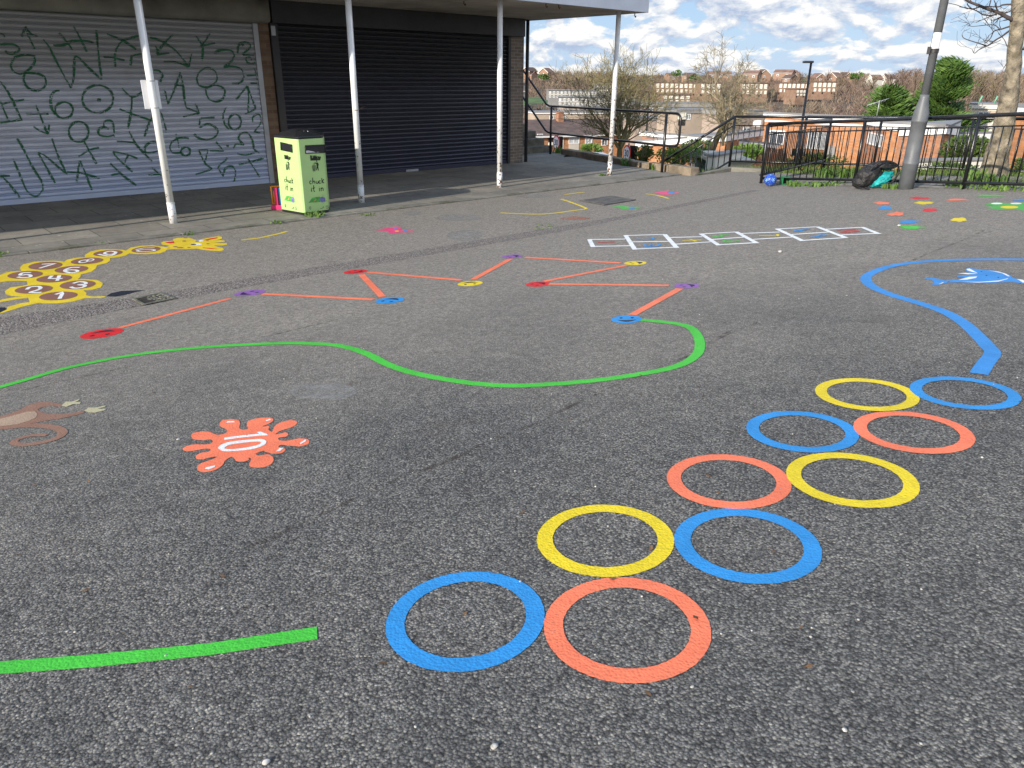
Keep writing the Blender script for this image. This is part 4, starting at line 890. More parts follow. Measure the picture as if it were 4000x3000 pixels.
railing('railing', 'near black metal railing running behind the ball, bag and lamp post', 'railing', [R0, R1, R2, R3, R4], RGp, top=1.14)
fz = -.47
F0 = at_z(2849, 650, -.50); F1_ = at_z(3129, 658, -.48); F2 = at_z(3408, 664, -.45); F3 = at_z(3755, 681, -.40)
F1_ = (F0 + F2) / 2; F4 = F3 + (F3 - F2); F5 = F4 + (F3 - F2)
railing('railing', 'far black metal railing with thin bars along the outer side of the ramp', 'railing', [F0, F1_, F2, F3, F4, F5], RGp, top=1.15, mid=.95, bot=.12)
# return panel between the two: starts at the ball and runs back
Ra = R0 + Vector((.0, .03, 0)); Rb = at_z(3218, 650, -.50)
railing('railing', 'short black railing panel returning from the ball back to the far railing', 'railing', [Ra, Rb], RGp, top=1.10, bot=.16, mid=.93, pitch=.105, first=False)
# stair railing sloping down from the far railing corner
e = thing('stair_railing', 'black railing sloping down beside the hidden steps', 'railing', tuple(F0), RGp)
def sp(px, py): return at_x(px, py, F0.x - (2866 - px) * .0012)
T0 = F0 + Vector((0, 0, 1.15)); T1 = sp(2375, 766); T1 = sp(2581, 636); TT = T0 + (T1 - T0) * 1.35
MB().tube([T0, TT], .031, 8).build('top_rail', M['rail_black'], e)
MB().tube([T0 + Vector((0, 0, -.20)), TT + Vector((0, 0, -.20))], .015, 6).build('middle_rail', M['rail_black'], e)
MB().tube([F0 + Vector((0, 0, .12)), TT + Vector((0, 0, -1.03))], .022, 8).build('bottom_rail', M['rail_black'], e)
k = 17
for i in range(1, k):
    p = T0 + (TT - T0) * (i / k); MB().tube([p + Vector((0, 0, -.20)), p + Vector((0, 0, -1.03))], .0115 if i != 7 else .028, 6).build('bar' if i != 7 else 'post', M['rail_black'], e)
# tubular handrail along the low wall and up the steps
HA = at_z(2585, 675, ZP); HB = at_z(2149, 606, ZP - .02)
HR = thing('handrail', 'rounded black tube handrail along the low wall and up the steps', 'handrail', tuple(HA))
zt1 = 1.34; zt2 = .62
for s, px in ((HA, 2608), (HB, 2165)): MB().tube([s + Vector((0, 0, -.1)), s + Vector((0, 0, zt1))], .034, 10).build('post', M['rail_black'], HR)
u = (HA - HB).normalized(); up = Vector((0, 0, 1))
end = HA + u * .50
UPd = Vector((-0.06, 1.0, 0)).normalized()
def climb(z): 
    b = HB + up * z; c = b - u * .12; return [c, c + UPd * .12 + up * .05, c + UPd * 1.55 + up * 1.40, c + UPd * 1.72 + up * 1.48, c + UPd * 3.6 + up * 1.48]
loopE = [end + up * zt1 - u * .16]
arc = [end - u * .16 + up * (zt1 - .16) + (u * sin(t) + up * cos(t)) * .16 for t in [pi / 2 * k / 5 for k in range(6)]]
arc2 = [end - u * .16 + up * (zt2 + .16) + (u * cos(t) - up * sin(t)) * .16 for t in [pi / 2 * k / 5 for k in range(6)]]
MB().tube(list(reversed(climb(zt1))) + [HB + up * zt1, HA + up * zt1] + arc + arc2 + [HA + up * zt2, HB + up * zt2] + climb(zt2), .029, 10).build('rail', M['rail_black'], HR)

# ================================================================== LAMP POST BY THE RAILING
M['lamp_grey'] = simple('lamp_grey_paint', (0.120, 0.128, 0.138), 0.48, 0.15, 4, 0.25, 60, dark=(0.15, 0.155, 0.16))
LB = G(3537, 738); LP = thing('lamp_post', 'grey steel lamp post with wide base and white sticker, before the railing', 'lamp post', tuple(LB))
def lz(py, px): 
    d = ray(px, py); s = sqrt(LB.x ** 2 + LB.y ** 2) / sqrt(d.x ** 2 + d.y ** 2); return (EYE + d * s).z - LB.z
zs = [lz(640, 3551), lz(478, 3592), lz(440, 3600), lz(395, 3612)]
MB().lathe(LB, [(.122, -.05), (.122, zs[0] - .01), (.128, zs[0]), (.128, zs[0] + .03), (.120, zs[0] + .04), (.120, zs[1]), (.126, zs[1] + .005), (.126, zs[1] + .03), (.121, zs[1] + .04), (.121, zs[2]), (.102, zs[2] + .06), (.068, zs[3] + .05), (.066, zs[3] + .10)], 20).build('base', M['lamp_grey'], LP)
MB().lathe(LB, [(.066, zs[3] + .10), (.052, 6.5)], 16).build('column', M['lamp_grey'], LP)
za, zb, zc = lz(128, 3640), lz(190, 3640), lz(207, 3634)
def band(r, z0, z1, a0, a1, n=14):
    mb = MB(); o = 0
    for z in (z0, z1):
        for i in range(n + 1): a = a0 + (a1 - a0) * i / n; mb.v.append(LB + Vector((r * cos(a), r * sin(a), z)))
    for i in range(n): mb.f.append((i, i + 1, n + 2 + i, n + 1 + i)); mb.sm.append(True)
    return mb
fa = atan2(-LB.y, -LB.x)
band(.0672, zb, za, fa - 1.0, fa + 1.25).build('sticker', M['white_plastic'], LP)
band(.0720, zc, zb - .002, 0, 2 * pi, 20).build('strap', M['black_steel'], LP)
MB().obox(LB + Vector((-.10, .02, zc - .02)), (.05, 0, 0), (0, .05, 0), (0, 0, .11)).build('clip', M['black_steel'], LP)
tw = LB + Vector((.05, -.03, lz(10, 3700))); MB().tube([tw, tw + Vector((.09, -.11, -.03)), tw + Vector((.20, -.25, -.09))], .005, 5).build('wire', M['black_steel'], LP)

# ================================================================== BALL, BOX, BAG
M['ball_blue'] = simple('ball_blue', (0.02, 0.075, 0.45), 0.35, 0.35, 22, 0.05)
M['ball_star'] = simple('ball_star', (0.45, 0.78, 0.92), 0.35, 0.12, 22, 0.05)
bp = G(3006, 727); r_ = .118; BC = bp + Vector((0, 0, r_))
B = thing('football', 'blue football with pale stars resting at the end of the railing', 'ball', tuple(bp))
bl_ = MB().ball(BC, r_, 28, 16).build('ball_skin', M['ball_blue'], B)
ph = (1 + sqrt(5)) / 2; ic = [Vector(v).normalized() for v in [(-1, ph, 0), (1, ph, 0), (-1, -ph, 0), (1, -ph, 0), (0, -1, ph), (0, 1, ph), (0, -1, -ph), (0, 1, -ph), (ph, 0, -1), (ph, 0, 1), (-ph, 0, -1), (-ph, 0, 1)]]
rot = Matrix.Rotation(.5, 3, 'X') @ Matrix.Rotation(.9, 3, 'Z')
for c in ic:
    c = rot @ c; u_ = c.orthogonal().normalized(); v_ = c.cross(u_); pts = [(c * r_ * 1.004)]
    mb = MB(); mb.v = [BC + c * r_ * 1.006]
    for i in range(10): q = .60 if i % 2 == 0 else .28; a = i * pi / 5; mb.v.append(BC + (c + (u_ * cos(a) + v_ * sin(a)) * q).normalized() * r_ * 1.006)
    mb.f = [(0, 1 + i, 1 + (i + 1) % 10) for i in range(10)]; mb.sm = [True] * 10; mb.build('star', M['ball_star'], bl_)
gp = G(3070, 722); M['box_green'] = simple('green_plastic', (0.012, 0.17, 0.055), 0.4, 0.1, 6, 0.05)
GB = thing('toy_box', 'small open green plastic box lying by the ball', 'toy box', tuple(gp))
D_ = lambda x, y, z: gp + Vector((x, y, z))
yx = Vector((.74, -.67, 0)); yy = Vector((.67, .74, 0))
mb = MB()
for o, ex, ez in [((-.08), .02, .15), ((.07), .02, .15)]: mb.obox(gp + yx * o, yx * ex, yy * .16, Vector((0, 0, ez)))
mb.obox(gp - yx * .058, yx * .126, yy * .16, Vector((0, 0, .02))).obox(gp - yx * .058 + Vector((0, 0, .132)), yx * .126, yy * .16, Vector((0, 0, .018)))
mb.build('frame', M['box_green'], GB, bevel=.004)
MB().obox(gp - yx * .055 + yy * .12 + Vector((0, 0, .021)), yx * .12, yy * .02, Vector((0, 0, .108))).build('lining', M['bin_black'], GB)
MB().obox(gp + yx * .092, yx * .05, yy * .13, Vector((0, 0, .075))).build('side_pocket', M['box_green'], GB, bevel=.01)

M['bag_black'] = simple('black_nylon', (0.018, 0.017, 0.018), 0.55, 0.3, 12, 0.7, 26, bdist=.03)
M['bag_teal'] = simple('turquoise_lining', (0.012, 0.36, 0.37), 0.5, 0.25, 10, 0.9, 24, bdist=.03)
def lump(mb, c, R, seed, amp=.12, ax=None):
    from mathutils import noise as mn
    ax = ax or (Vector((1, 0, 0)), Vector((0, 1, 0)), Vector((0, 0, 1)))
    def fn(d): return 1 + amp * mn.noise(d * 2.2 + Vector((seed, 0, 0))) + amp * .7 * mn.noise(d * 5.5 + Vector((0, seed, 0))) + amp * .30 * mn.noise(d * 12 + Vector((0, seed, 3)))
    o = len(mb.v); mb.ball((0, 0, 0), R, 40, 26, fn)
    for i in range(o, len(mb.v)): p = mb.v[i]; mb.v[i] = Vector(c) + ax[0] * p.x + ax[1] * p.y + ax[2] * p.z
    return mb
bb = G(3420, 742); bb = G(3415, 736)
BAG = thing('backpack', 'slumped black backpack with turquoise lining leaning on the railing', 'bag', tuple(bb))
sx_ = Vector((.76, -.65, 0)); dp = Vector((.65, .76, 0)); k_ = 13.9 / FPX
def bo(px, py, dd=0.0): return bb + sx_ * ((px - 3412) * k_ * 1.02) + Vector((0, 0, max(.0, (742 - py) * k_ * .98))) + dp * dd
tl = (sx_ * .80 + Vector((0, 0, .60))).normalized(); tl2 = dp; tl3 = tl.cross(tl2) * -1
mb = MB(); lump(mb, bo(3388, 694, .06), (.235, .17, .175), 1, .16, (tl, tl2, tl3)); lump(mb, bo(3436, 660, .05), (.20, .15, .075), 2, .2, (sx_, dp, Vector((0, 0, 1)))); lump(mb, bo(3360, 722, .04), (.10, .13, .10), 5, .2)
mb.build('bag_body', M['bag_black'], BAG)
mb = MB(); lump(mb, bo(3432, 708, -.02), (.205, .13, .085), 3, .22, ((sx_ * .82 + Vector((0, 0, .57))).normalized(), dp, (Vector((0, 0, .82)) - sx_ * .57).normalized()))
mb.build('lining', M['bag_teal'], BAG)
mb = MB(); pth = smooth_path([bo(3372, 672, -.13), bo(3392, 648, -.15), bo(3425, 640, -.14), bo(3462, 652, -.13), bo(3478, 676, -.10), bo(3468, 706, -.11), bo(3450, 726, -.12)], 6); mb.tube(pth, .017, 8); mb.build('strap', M['bag_black'], BAG)
mb = MB(); mb.tube(smooth_path([bo(3345, 738, -.1), bo(3352, 737, -.18), bo(3375, 740, -.2)], 4), .012, 6); mb.build('strap', M['bag_black'], BAG)

# ================================================================== IRON COVER AND DRAIN HOLE
M['iron'] = simple('cast_iron', (0.13, 0.12, 0.11), 0.6, 0.3, 6, 0.3, 60)
q = [G(*p, .004) for p in V6((78, 105), (230, 82), (345, 103), (195, 127))]; c = sum(q, Vector()) / 4
GT = thing('manhole_cover', 'dark iron slatted cover set in the tarmac beside the hooked yellow line', 'manhole cover', tuple(c))
mb = MB(); qd = [p + Vector((0, 0, .001)) for p in q]; mb.poly(qd); mb.build('frame', M['bin_black'], GT)
mb = MB()
for i in range(11):
    a = q[0] + (q[3] - q[0]) * ((i + .15) / 11); b = q[1] + (q[2] - q[1]) * ((i + .15) / 11); w_ = (q[3] - q[0]) * (.6 / 11); mb.obox(a + Vector((0, 0, .002)), b - a, w_, Vector((0, 0, .010)))
for i in (0, 1): mb.obox(q[0] + (q[1] - q[0]) * (i * .965) + Vector((0, 0, .0025)), (q[1] - q[0]) * .035, q[3] - q[0], Vector((0, 0, .012)))
mb.build('slats', M['iron'], GT)
M['rim'] = simple('old_concrete_rim', (0.15, 0.14, 0.11), 0.9, 0.35, 14, 0.6, 60, dark=(0.10, 0.11, 0.05))
M['hole_shade'] = simple('drain_hole_shade', (0.030, 0.024, 0.018), 0.9, 0.4, 20, 0.8, 60)
oq = [G(*p, .006) for p in V5((1140, 822), (1395, 765), (1522, 815), (1235, 876))]; c = sum(oq, Vector()) / 4
DR = thing('drain_hole', 'broken square drain hole with a stone rim in the brown channel', 'drain', tuple(c))
mb = MB()
for a, b in zip(oq, oq[1:] + oq[:1]): 
    d_ = (c - (a + b) / 2).normalized(); mb.obox(a, b - a, d_ * .032, Vector((0, 0, .009)))
mb.build('rim', M['rim'], DR, bevel=.004)
MB().poly([p + (c - p) * .1 + Vector((0, 0, .002)) for p in oq]).build('hole_shade', M['hole_shade'], DR)  # flat dark sheet, the shade inside the uncut hole painted as colour
mb = MB()
for i in range(34):
    a_, b_ = rnd.uniform(.42, .92), rnd.uniform(.1, .9); p = (oq[0] * (1 - a_) + oq[1] * a_) * (1 - b_) + (oq[3] * (1 - a_) + oq[2] * a_) * b_
    lump(mb, p + Vector((0, 0, .004)), (rnd.uniform(.012, .035), rnd.uniform(.012, .03), rnd.uniform(.008, .018)), i, .3) if False else mb.ball(p + Vector((0, 0, .001)), (rnd.uniform(.012, .03), rnd.uniform(.012, .03), rnd.uniform(.004, .010)), 7, 4)
mb.build('rubble', M['rim'], DR)
# ================================================================== VERGE, LOW WALL, STEPS, TERRAIN
def interp(x, T):
    if x <= T[0][0]: return T[0][1]
    for (a, b), (c, d) in zip(T[:-1], T[1:]):
        if x <= c: t = (x - a) / (c - a); t = t * t * (3 - 2 * t) if False else t; return b + (d - b) * t
    return T[-1][1]
PROF = [(0, -2.2), (20, -2.4), (24, -3.2), (30, -3.9), (45, -4.6), (60, -5.4), (100, -9.6), (160, -13.5), (260, -15.5), (330, -13.5), (450, -8.2), (560, -3.0), (700, 2.5), (820, 5.0), (1000, 5.0), (1600, 2), (5000, -10)]
from mathutils import noise as mn
def H(x, y):
    D = sqrt(x * x + y * y); z = interp(D, PROF)
    if D > 120: z += 1.6 * mn.noise(Vector((x / 140, y / 140, 0))) * min(1, (D - 120) / 200)
    return z
M['soil'] = simple('rough_grass_bank', (0.075, 0.085, 0.030), 0.95, 0.4, 2.5, 0.8, 14, dark=(0.10, 0.075, 0.05), bdist=.05)
def m_terrain():
    m, t, p = new_mat('valley_ground'); co = world_co(t)
    n = noise_(t, co, .02, 6, .6); n2 = noise_(t, co, .6, 5, .6)
    cc = ramp_(t, n, [(.3, (0.105, 0.075, 0.052)), (.52, (0.125, 0.088, 0.06)), (.62, (0.085, 0.10, 0.04)), (.72, (0.07, 0.115, 0.035))])
    cc = mix_(t, 1.0, cc, ramp_(t, n2, [(.3, (.7, .7, .7)), (.7, (1.2, 1.2, 1.2))]), 'MULTIPLY')
    L(t, cc, p.inputs['Base Color']); p.inputs['Roughness'].default_value = 1.0; bump_(t, p, n2, .6, .5); return m
M['terrain'] = m_terrain()
tm = MB(); Rs = [0.1, 8, 14, 18, 20, 22, 24, 27, 30, 36, 45, 60, 80, 100, 130, 160, 200, 260, 330, 390, 450, 500, 560, 630, 700, 760, 820, 1000, 1600, 4500]; NA = 160
for R in Rs:
    for k in range(NA): a = 2 * pi * k / NA; tm.v.append(Vector((R * cos(a), R * sin(a), H(R * cos(a), R * sin(a)))))
for i in range(len(Rs) - 1):
    for k in range(NA): k2 = (k + 1) % NA; tm.f.append((i * NA + k, (i + 1) * NA + k, (i + 1) * NA + k2, i * NA + k2)); tm.sm.append(True)
tag(tm.build('hillside_terrain', M['terrain']), kind='structure')
def gv(x, y):                              # planted verge between and beyond the railings
    xe = 14.38 if y < 7.6 else 16.15
    b = gz(min(x, 15), min(y, YC)) if y < YC else gz(x, y)
    b = b if y < 9 else b + (-.62 - b) * min(1, (y - 9) / 2)
    if y > 11: b -= (y - 11) * .17
    q = max(0, x - 15.2); z = b + .012 - .035 * q
    z += .04 * mn.noise(Vector((x * .9, y * .9, 0))) + .02 * mn.noise(Vector((x * 4, y * 4, 2)))
    if x > 19.2: z -= (x - 19.2) * .62
    return z
vg = MB(); xs = [14.36, 14.6, 14.9, 15.2, 15.6, 16, 16.4, 16.8, 17.2, 17.6, 18, 18.5, 19.2, 20, 21, 23.5]; vys = span(-14, 7.9, .45)
vg = grid_sheet(xs, vys, gv); v2 = grid_sheet([16.05, 16.4, 16.8, 17.2, 17.6, 18, 18.6, 19.2, 20, 21, 23.5], span(7.9, 10.6, .45), gv); v3 = grid_sheet([16.75, 17.2, 17.8, 18.4, 19.2, 20, 21, 23.5, 26], span(10.6, 19, .6), gv); vg.add(v3.v, v3.f, True); vg.add(v2.v, v2.f, True)
tag(vg.build('grass_verge', M['soil']), kind='structure')
# gritty brown edge where the tarmac meets the verge
M['grit'] = simple('edge_grit', (0.23, 0.21, 0.18), 0.95, 0.4, 5, 0.9, 60, dark=(0.13, 0.085, 0.05))
em = MB(); pts = span(-6, 8.1, .3)
for y in pts: w1 = 14.02 + .10 * mn.noise(Vector((0, y * 1.3, 0))) - (0 if y > 4 else .05); em.v += [Vector((w1, y, gz(w1, y) + .006)), Vector((14.55, y, gz(14.55, y) + .045))]
em.f = [(2 * i, 2 * i + 1, 2 * i + 3, 2 * i + 2) for i in range(len(pts) - 1)]; em.sm = [False] * len(em.f)
tag(em.build('verge_edge', M['grit']), kind='structure')
M['stone'] = simple('low_wall_stone', (0.25, 0.20, 0.145), 0.95, 0.3, 3, 0.9, 26, dark=(0.10, 0.085, 0.06), bdist=.02)
wa = at_z(2190, 604, ZP); wb = at_z(2698, 690, ZP); wa.z = wb.z = ZP - .3
LW = thing('low_stone_wall', 'low rough stone kerb wall edging the paving below the handrail', 'low wall', tuple(wa))
n = 7
for i in range(n):
    a = wa + (wb - wa) * (i / n); b = wa + (wb - wa) * ((i + .975) / n); dd = Vector(((b - a).y, -(b - a).x, 0)).normalized() * -.26
    if dd.x < 0: dd = -dd
    mb = MB().obox(a + Vector((.0, 0, 0)), b - a, dd * rnd.uniform(.9, 1.08), Vector((0, 0, .3 + rnd.uniform(.12, .17) if i < 6 else .49)))
    mb.build('stone_block', M['stone'], LW, bevel=.018)
# steps up beside the shop, stone planter on top
M['step'] = simple('worn_step_stone', (0.17, 0.15, 0.12), 0.95, 0.3, 2.5, 0.8, 22, dark=(0.08, 0.078, 0.055), bdist=.02)
stp = MB(); y0 = 16.55
for i in range(4):
    xr = 16.28 - .07 * i; stp.box((13.63, y0 + .02 + .30 * i, ZP - .1 + .001 * i), (xr, y0 + 2.6, ZP + .195 * (i + 1)))
tag(stp.build('steps', M['step'], bevel=.015), kind='structure')
zc_ = ZP + .78
pl = MB()._lathe((15.15, y0 + 1.45, zc_), [(.30, 0), (.36, .1), (.43, .34), (.44, .42), (.36, .42), (.34, .34)], 14, True)
for v in pl.v: v += Vector((rnd.uniform(-.012, .012), rnd.uniform(-.012, .012), rnd.uniform(-.01, .01)))
tag(pl.build('stone_planter', M['step'], origin=(15.15, y0 + 1.45, zc_)), 'weathered grey stone planter at the top of the steps', 'planter')
# kerb coping beyond the opening
cp = MB(); ca = at_z(2712, 690, ZP + .0); cb = at_z(2856, 662, -.52); cc_ = at_z(2990, 668, -.5)
for a, b in ((ca, cb), (cb, cc_)): cp.obox(a + Vector((0, 0, -.2)), b - a, Vector((.16, .14, 0)), Vector((0, 0, .245)))
tag(cp.build('edge_kerb', M['kerb'], bevel=.012), kind='structure')

# ================================================================== PLANTS
def m_leaf(name, c1, c2, trans=0.25):
    m, t, p = new_mat(name); co = world_co(t); n = noise_(t, co, 2.2, 4, .6); n2 = noise_(t, co, 14, 2)
    k = math_(t, 'ADD', math_(t, 'MULTIPLY', n, .65), math_(t, 'MULTIPLY', n2, .35))
    L(t, ramp_(t, k, [(.36, c1), (.62, c2)]), p.inputs['Base Color']); p.inputs['Roughness'].default_value = .6
    tl = N(t, 'ShaderNodeBsdfTranslucent'); L(t, ramp_(t, k, [(.36, c1), (.62, c2)]), tl.inputs[0]); mx = N(t, 'ShaderNodeMixShader'); mx.inputs[0].default_value = trans
    L(t, p.outputs[0], mx.inputs[1]); L(t, tl.outputs[0], mx.inputs[2]); L(t, mx.outputs[0], t.nodes['Material Output'].inputs[0]); return m
M['leaf_weed'] = m_leaf('weed_leaf', (0.075, 0.15, 0.028), (0.17, 0.28, 0.055))
M['leaf_grass'] = m_leaf('grass_blade', (0.075, 0.13, 0.025), (0.19, 0.26, 0.06))
M['leaf_bush'] = m_leaf('bush_leaf', (0.075, 0.155, 0.025), (0.20, 0.33, 0.055))
M['leaf_ivy'] = m_leaf('ivy_leaf', (0.045, 0.085, 0.02), (0.13, 0.20, 0.045))
M['leaf_con'] = m_leaf('conifer_spray', (0.030, 0.085, 0.020), (0.150, 0.255, 0.050), .15)
M['bark'] = simple('bark_grey_brown', (0.225, 0.19, 0.138), 0.95, 0.45, 7, 1.0, 24, dark=(0.13, 0.11, 0.07), bdist=.03)
M['bark_olive'] = simple('bark_olive', (0.155, 0.135, 0.065), 0.95, 0.35, 4, 0.5, 20, dark=(0.075, 0.06, 0.035))
M['twig_dark'] = simple('twig_dark', (0.075, 0.058, 0.055), 0.9, 0.2, 8, 0.2)
M['twig_olive'] = simple('twig_olive', (0.25, 0.215, 0.105), 0.95, 0.3, 3, 0.2)
M['twig_buff'] = simple('twig_buff', (0.30, 0.255, 0.165), 0.95, 0.3, 3, 0.2)
M['yellow_petal'] = simple('yellow_petal', (0.75, 0.52, 0.01), .6, .05, 5, 0)
def strap_leaves(mb, c, n, r, h, seed, wd=.014):
    q = random.Random(seed)
    for i in range(n):
        a = q.uniform(0, 6.28); rr = r * sqrt(q.random()); b = c + Vector((rr * cos(a), rr * sin(a), 0)); a2 = q.uniform(0, 6.28); ln = h * q.uniform(.5, 1.1); le = q.uniform(.15, .75)
        o = len(mb.v); d = Vector((cos(a2), sin(a2), 0)); s = Vector((-d.y, d.x, 0)) * wd * q.uniform(.7, 1.2)
        for k, (f, w_) in enumerate(((0, .55), (.4, 1), (.75, .8), (1, .05))):
            p = b + d * (ln * le * f * f) + Vector((0, 0, ln * (f - .35 * le * f * f))); mb.v += [p - s * w_, p + s * w_]
        for k in range(3): mb.f.append((o + 2 * k, o + 2 * k + 1, o + 2 * k + 3, o + 2 * k + 2)); mb.sm.append(True)
    return mb
WG = 'weed clumps along the railing and kerb'
weeds = [(3110, 727, 40, .18, .11, .022, 'low weed clump just right of the toy box'), (3190, 727, 46, .22, .10, .022, 'broad weed clump in front of the railing, left part'), (3262, 724, 40, .22, .10, .02, 'weed clump under the bottom rail left of the backpack'),
         (3240, 692, 110, .30, .22, .02, 'lush strap-leaved plant behind the near railing'), (3322, 692, 80, .24, .20, .02, 'tall weed clump behind the railing beside the backpack'), (3480, 736, 45, .15, .10, .022, 'small weed between backpack and lamp post'),
         (3735, 730, 60, .20, .11, .02, 'weed clump at the foot of the right railing post'), (3830, 737, 80, .36, .09, .018, 'long weed clump under the railing at the right'), (3940, 741, 80, .36, .10, .018, 'weed clump under the railing at the right edge'),
         (3860, 712, 80, .28, .20, .016, 'tall grassy tuft around the tree foot'), (3795, 695, 60, .22, .24, .016, 'tall grassy tuft left of the tree foot')]
for i, (px, py, n, r, h, wd, lab) in enumerate(weeds):
    c = G(px, py); tag(strap_leaves(MB(), c, n, r, h, 60 + i, wd).build('weed_clump', M['leaf_weed'], origin=tuple(c)), lab, 'weed', WG)
c = G(3262, 700); D1 = thing('dandelion', 'single yellow dandelion flower standing among the strap leaves', 'flower', tuple(c))
MB().tube([c, c + Vector((.01, .02, .36))], .004, 5).build('stem', M['leaf_weed'], D1); MB().ball(c + Vector((.01, .02, .37)), (.03, .03, .016), 10, 6).build('flower_head', M['yellow_petal'], D1)
def small_weed(px, py, n, r, h, lab, z=None, seed=1, wd=.016):
    c = at_z(px, py, z) if z is not None else G(px, py); tag(strap_leaves(MB(), c, n, r, h, seed, wd).build('weed_clump', M['leaf_weed'], origin=tuple(c)), lab, 'weed', WG)
small_weed(*X1((740, 1530))[0], 46, .16, .10, 'weed with pale leaves growing at the foot of the litter bin', None, 5, .022)
small_weed(*B4((620, 442))[0], 26, .12, .028, 'flat weed in the kerb joint right of the bin', None, 6)
small_weed(*V5((1640, 256))[0], 18, .08, .05, 'small weed in the kerb joint above the giraffe head', None, 7)
small_weed(*V5((855, 345))[0], 18, .09, .035, 'low weed in the kerb joint below the first post', None, 8)
small_weed(*V5((20, 440))[0], 24, .10, .05, 'low weed in the kerb joint at the left edge', None, 9)
small_weed(*V3((470, 1190))[0], 40, .14, .22, 'weed at the foot of the steps', ZP, 10); small_weed(*V3((560, 1205))[0], 40, .14, .24, 'weed at the first handrail post', ZP, 11)
small_weed(*W3((350, 1470))[0], 46, .12, .24, 'grassy weed in front of the low stone wall, left one', ZP, 12); small_weed(*W3((790, 1530))[0], 50, .16, .22, 'grassy weed beside the last handrail post', ZP, 13)
small_weed(*W3((1250, 1590))[0], 36, .16, .08, 'flat weed at the end of the low wall', ZP, 14); small_weed(*V3((905, 1385))[0], 24, .08, .08, 'tiny weed at the foot of the fourth post', ZP, 15)
small_weed(*B3((1990, 405))[0], 26, .10, .04, 'flat weed on the pavement edge left of the bin', ZP + .02, 16); small_weed(*B4((1890, 530))[0], 26, .24, .022, 'mossy weeds along the brown channel by the sunken cover', None, 17)
# rough grass on the verge
gm = MB(); q = random.Random(5)
for i in range(9500):
    y = q.uniform(-3.5, 12.3); x = q.uniform(14.6, 19.5) if y < 7.9 else q.uniform(16.3, 19.5)
    if mn.noise(Vector((x * .7, y * .7, 4))) < -.12 and x < 16.8: continue
    z = gv(x, y); a = q.uniform(0, 6.28); hh = q.uniform(.03, .10) if x < 17 else q.uniform(.05, .16); d = Vector((cos(a), sin(a), 0)); s = Vector((-d.y, d.x, 0)) * .011
    o = len(gm.v); p = Vector((x, y, z - .01)); gm.v += [p - s, p + s, p + d * hh * .5 + Vector((0, 0, hh))]; gm.f.append((o, o + 1, o + 2)); gm.sm.append(False)
tag(gm.build('grass', M['leaf_grass']), 'rough green grass on the bank by the railings', kind='stuff')

def grow(mb, p, d, ln, r, depth, q, seg=4, curl=.35, up=.12, kids=3, sides=6, rmin=.004, shrink=.62):
    pts = [p]; rad = [r]; dd = d.normalized()
    for i in range(seg):
        dd = (dd + Vector((q.uniform(-1, 1), q.uniform(-1, 1), q.uniform(-1, 1))) * curl * .5 + Vector((0, 0, up))).normalized(); pts.append(pts[-1] + dd * ln / seg); rad.append(max(rmin, r * (1 - .62 * (i + 1) / seg)))
    mb.tube(pts, rad, max(3, sides), False)
    if depth <= 0: return
    for k in range(kids):
        i = q.randint(max(1, seg // 2 - 1), seg); b = pts[i]; ax = (pts[i] - pts[i - 1]).normalized(); o = ax.orthogonal().normalized(); o = Matrix.Rotation(q.uniform(0, 6.28), 3, ax) @ o
        nd = (ax * q.uniform(.55, 1.1) + o * q.uniform(.45, .95)).normalized()
        grow(mb, b, nd, ln * shrink * q.uniform(.75, 1.2), max(rmin, rad[i] * .72), depth - 1, q, max(2, seg - 1), curl, up, kids, sides - 1, rmin, shrink)
def bare_tree(name, label, base, h, trunk_h, r0, stems, depth, kids, seed, bark, twig, spread=.5, rmin=.008, up=.12, lean=(0, 0), group=None, curl=.4, shrink=.66):
    q = random.Random(seed); e = thing(name, label, 'tree', tuple(base), group)
    tp = base + Vector((lean[0], lean[1], trunk_h)); mid = base + Vector((lean[0] * .35, lean[1] * .35, trunk_h * .5))
    MB().tube(smooth_path([base + Vector((0, 0, -.3)), mid, tp], 4), [r0 * (1.25 - .55 * i / 8) for i in range(9)], 9, False).build('trunk', M[bark], e)
    mb = MB()
    for i in range(stems):
        a = 6.28 * i / stems + q.uniform(-.5, .5); o = Vector((cos(a), sin(a), 0)) * spread * q.uniform(.35, 1.2)
        grow(mb, tp - Vector((0, 0, q.uniform(0, trunk_h * .45))), Vector((0, 0, 1)) + o, (h - trunk_h) * q.uniform(.27, .42), r0 * .5, depth, q, 4, curl, up, kids, 6, rmin, shrink)
    mb.build('crown', M[twig], e); return e
b = at_d(2418, 640, 27); bare_tree('bare_tree', 'bushy bare tree with many upright stems behind the fourth post', b, 5.0, .7, .10, 13, 4, 4, 3, 'bark_olive', 'twig_olive', .66, .0048, .13, curl=.45)
b = at_d(2748, 700, 33); bare_tree('bare_tree', 'bare crooked tree with pale greenish twigs behind the stair railing', b, 6.3, 2.3, .14, 8, 4, 4, 12, 'bark_olive', 'twig_buff', .80, .0065, .08, lean=(.30, -.55), curl=.6, shrink=.64)
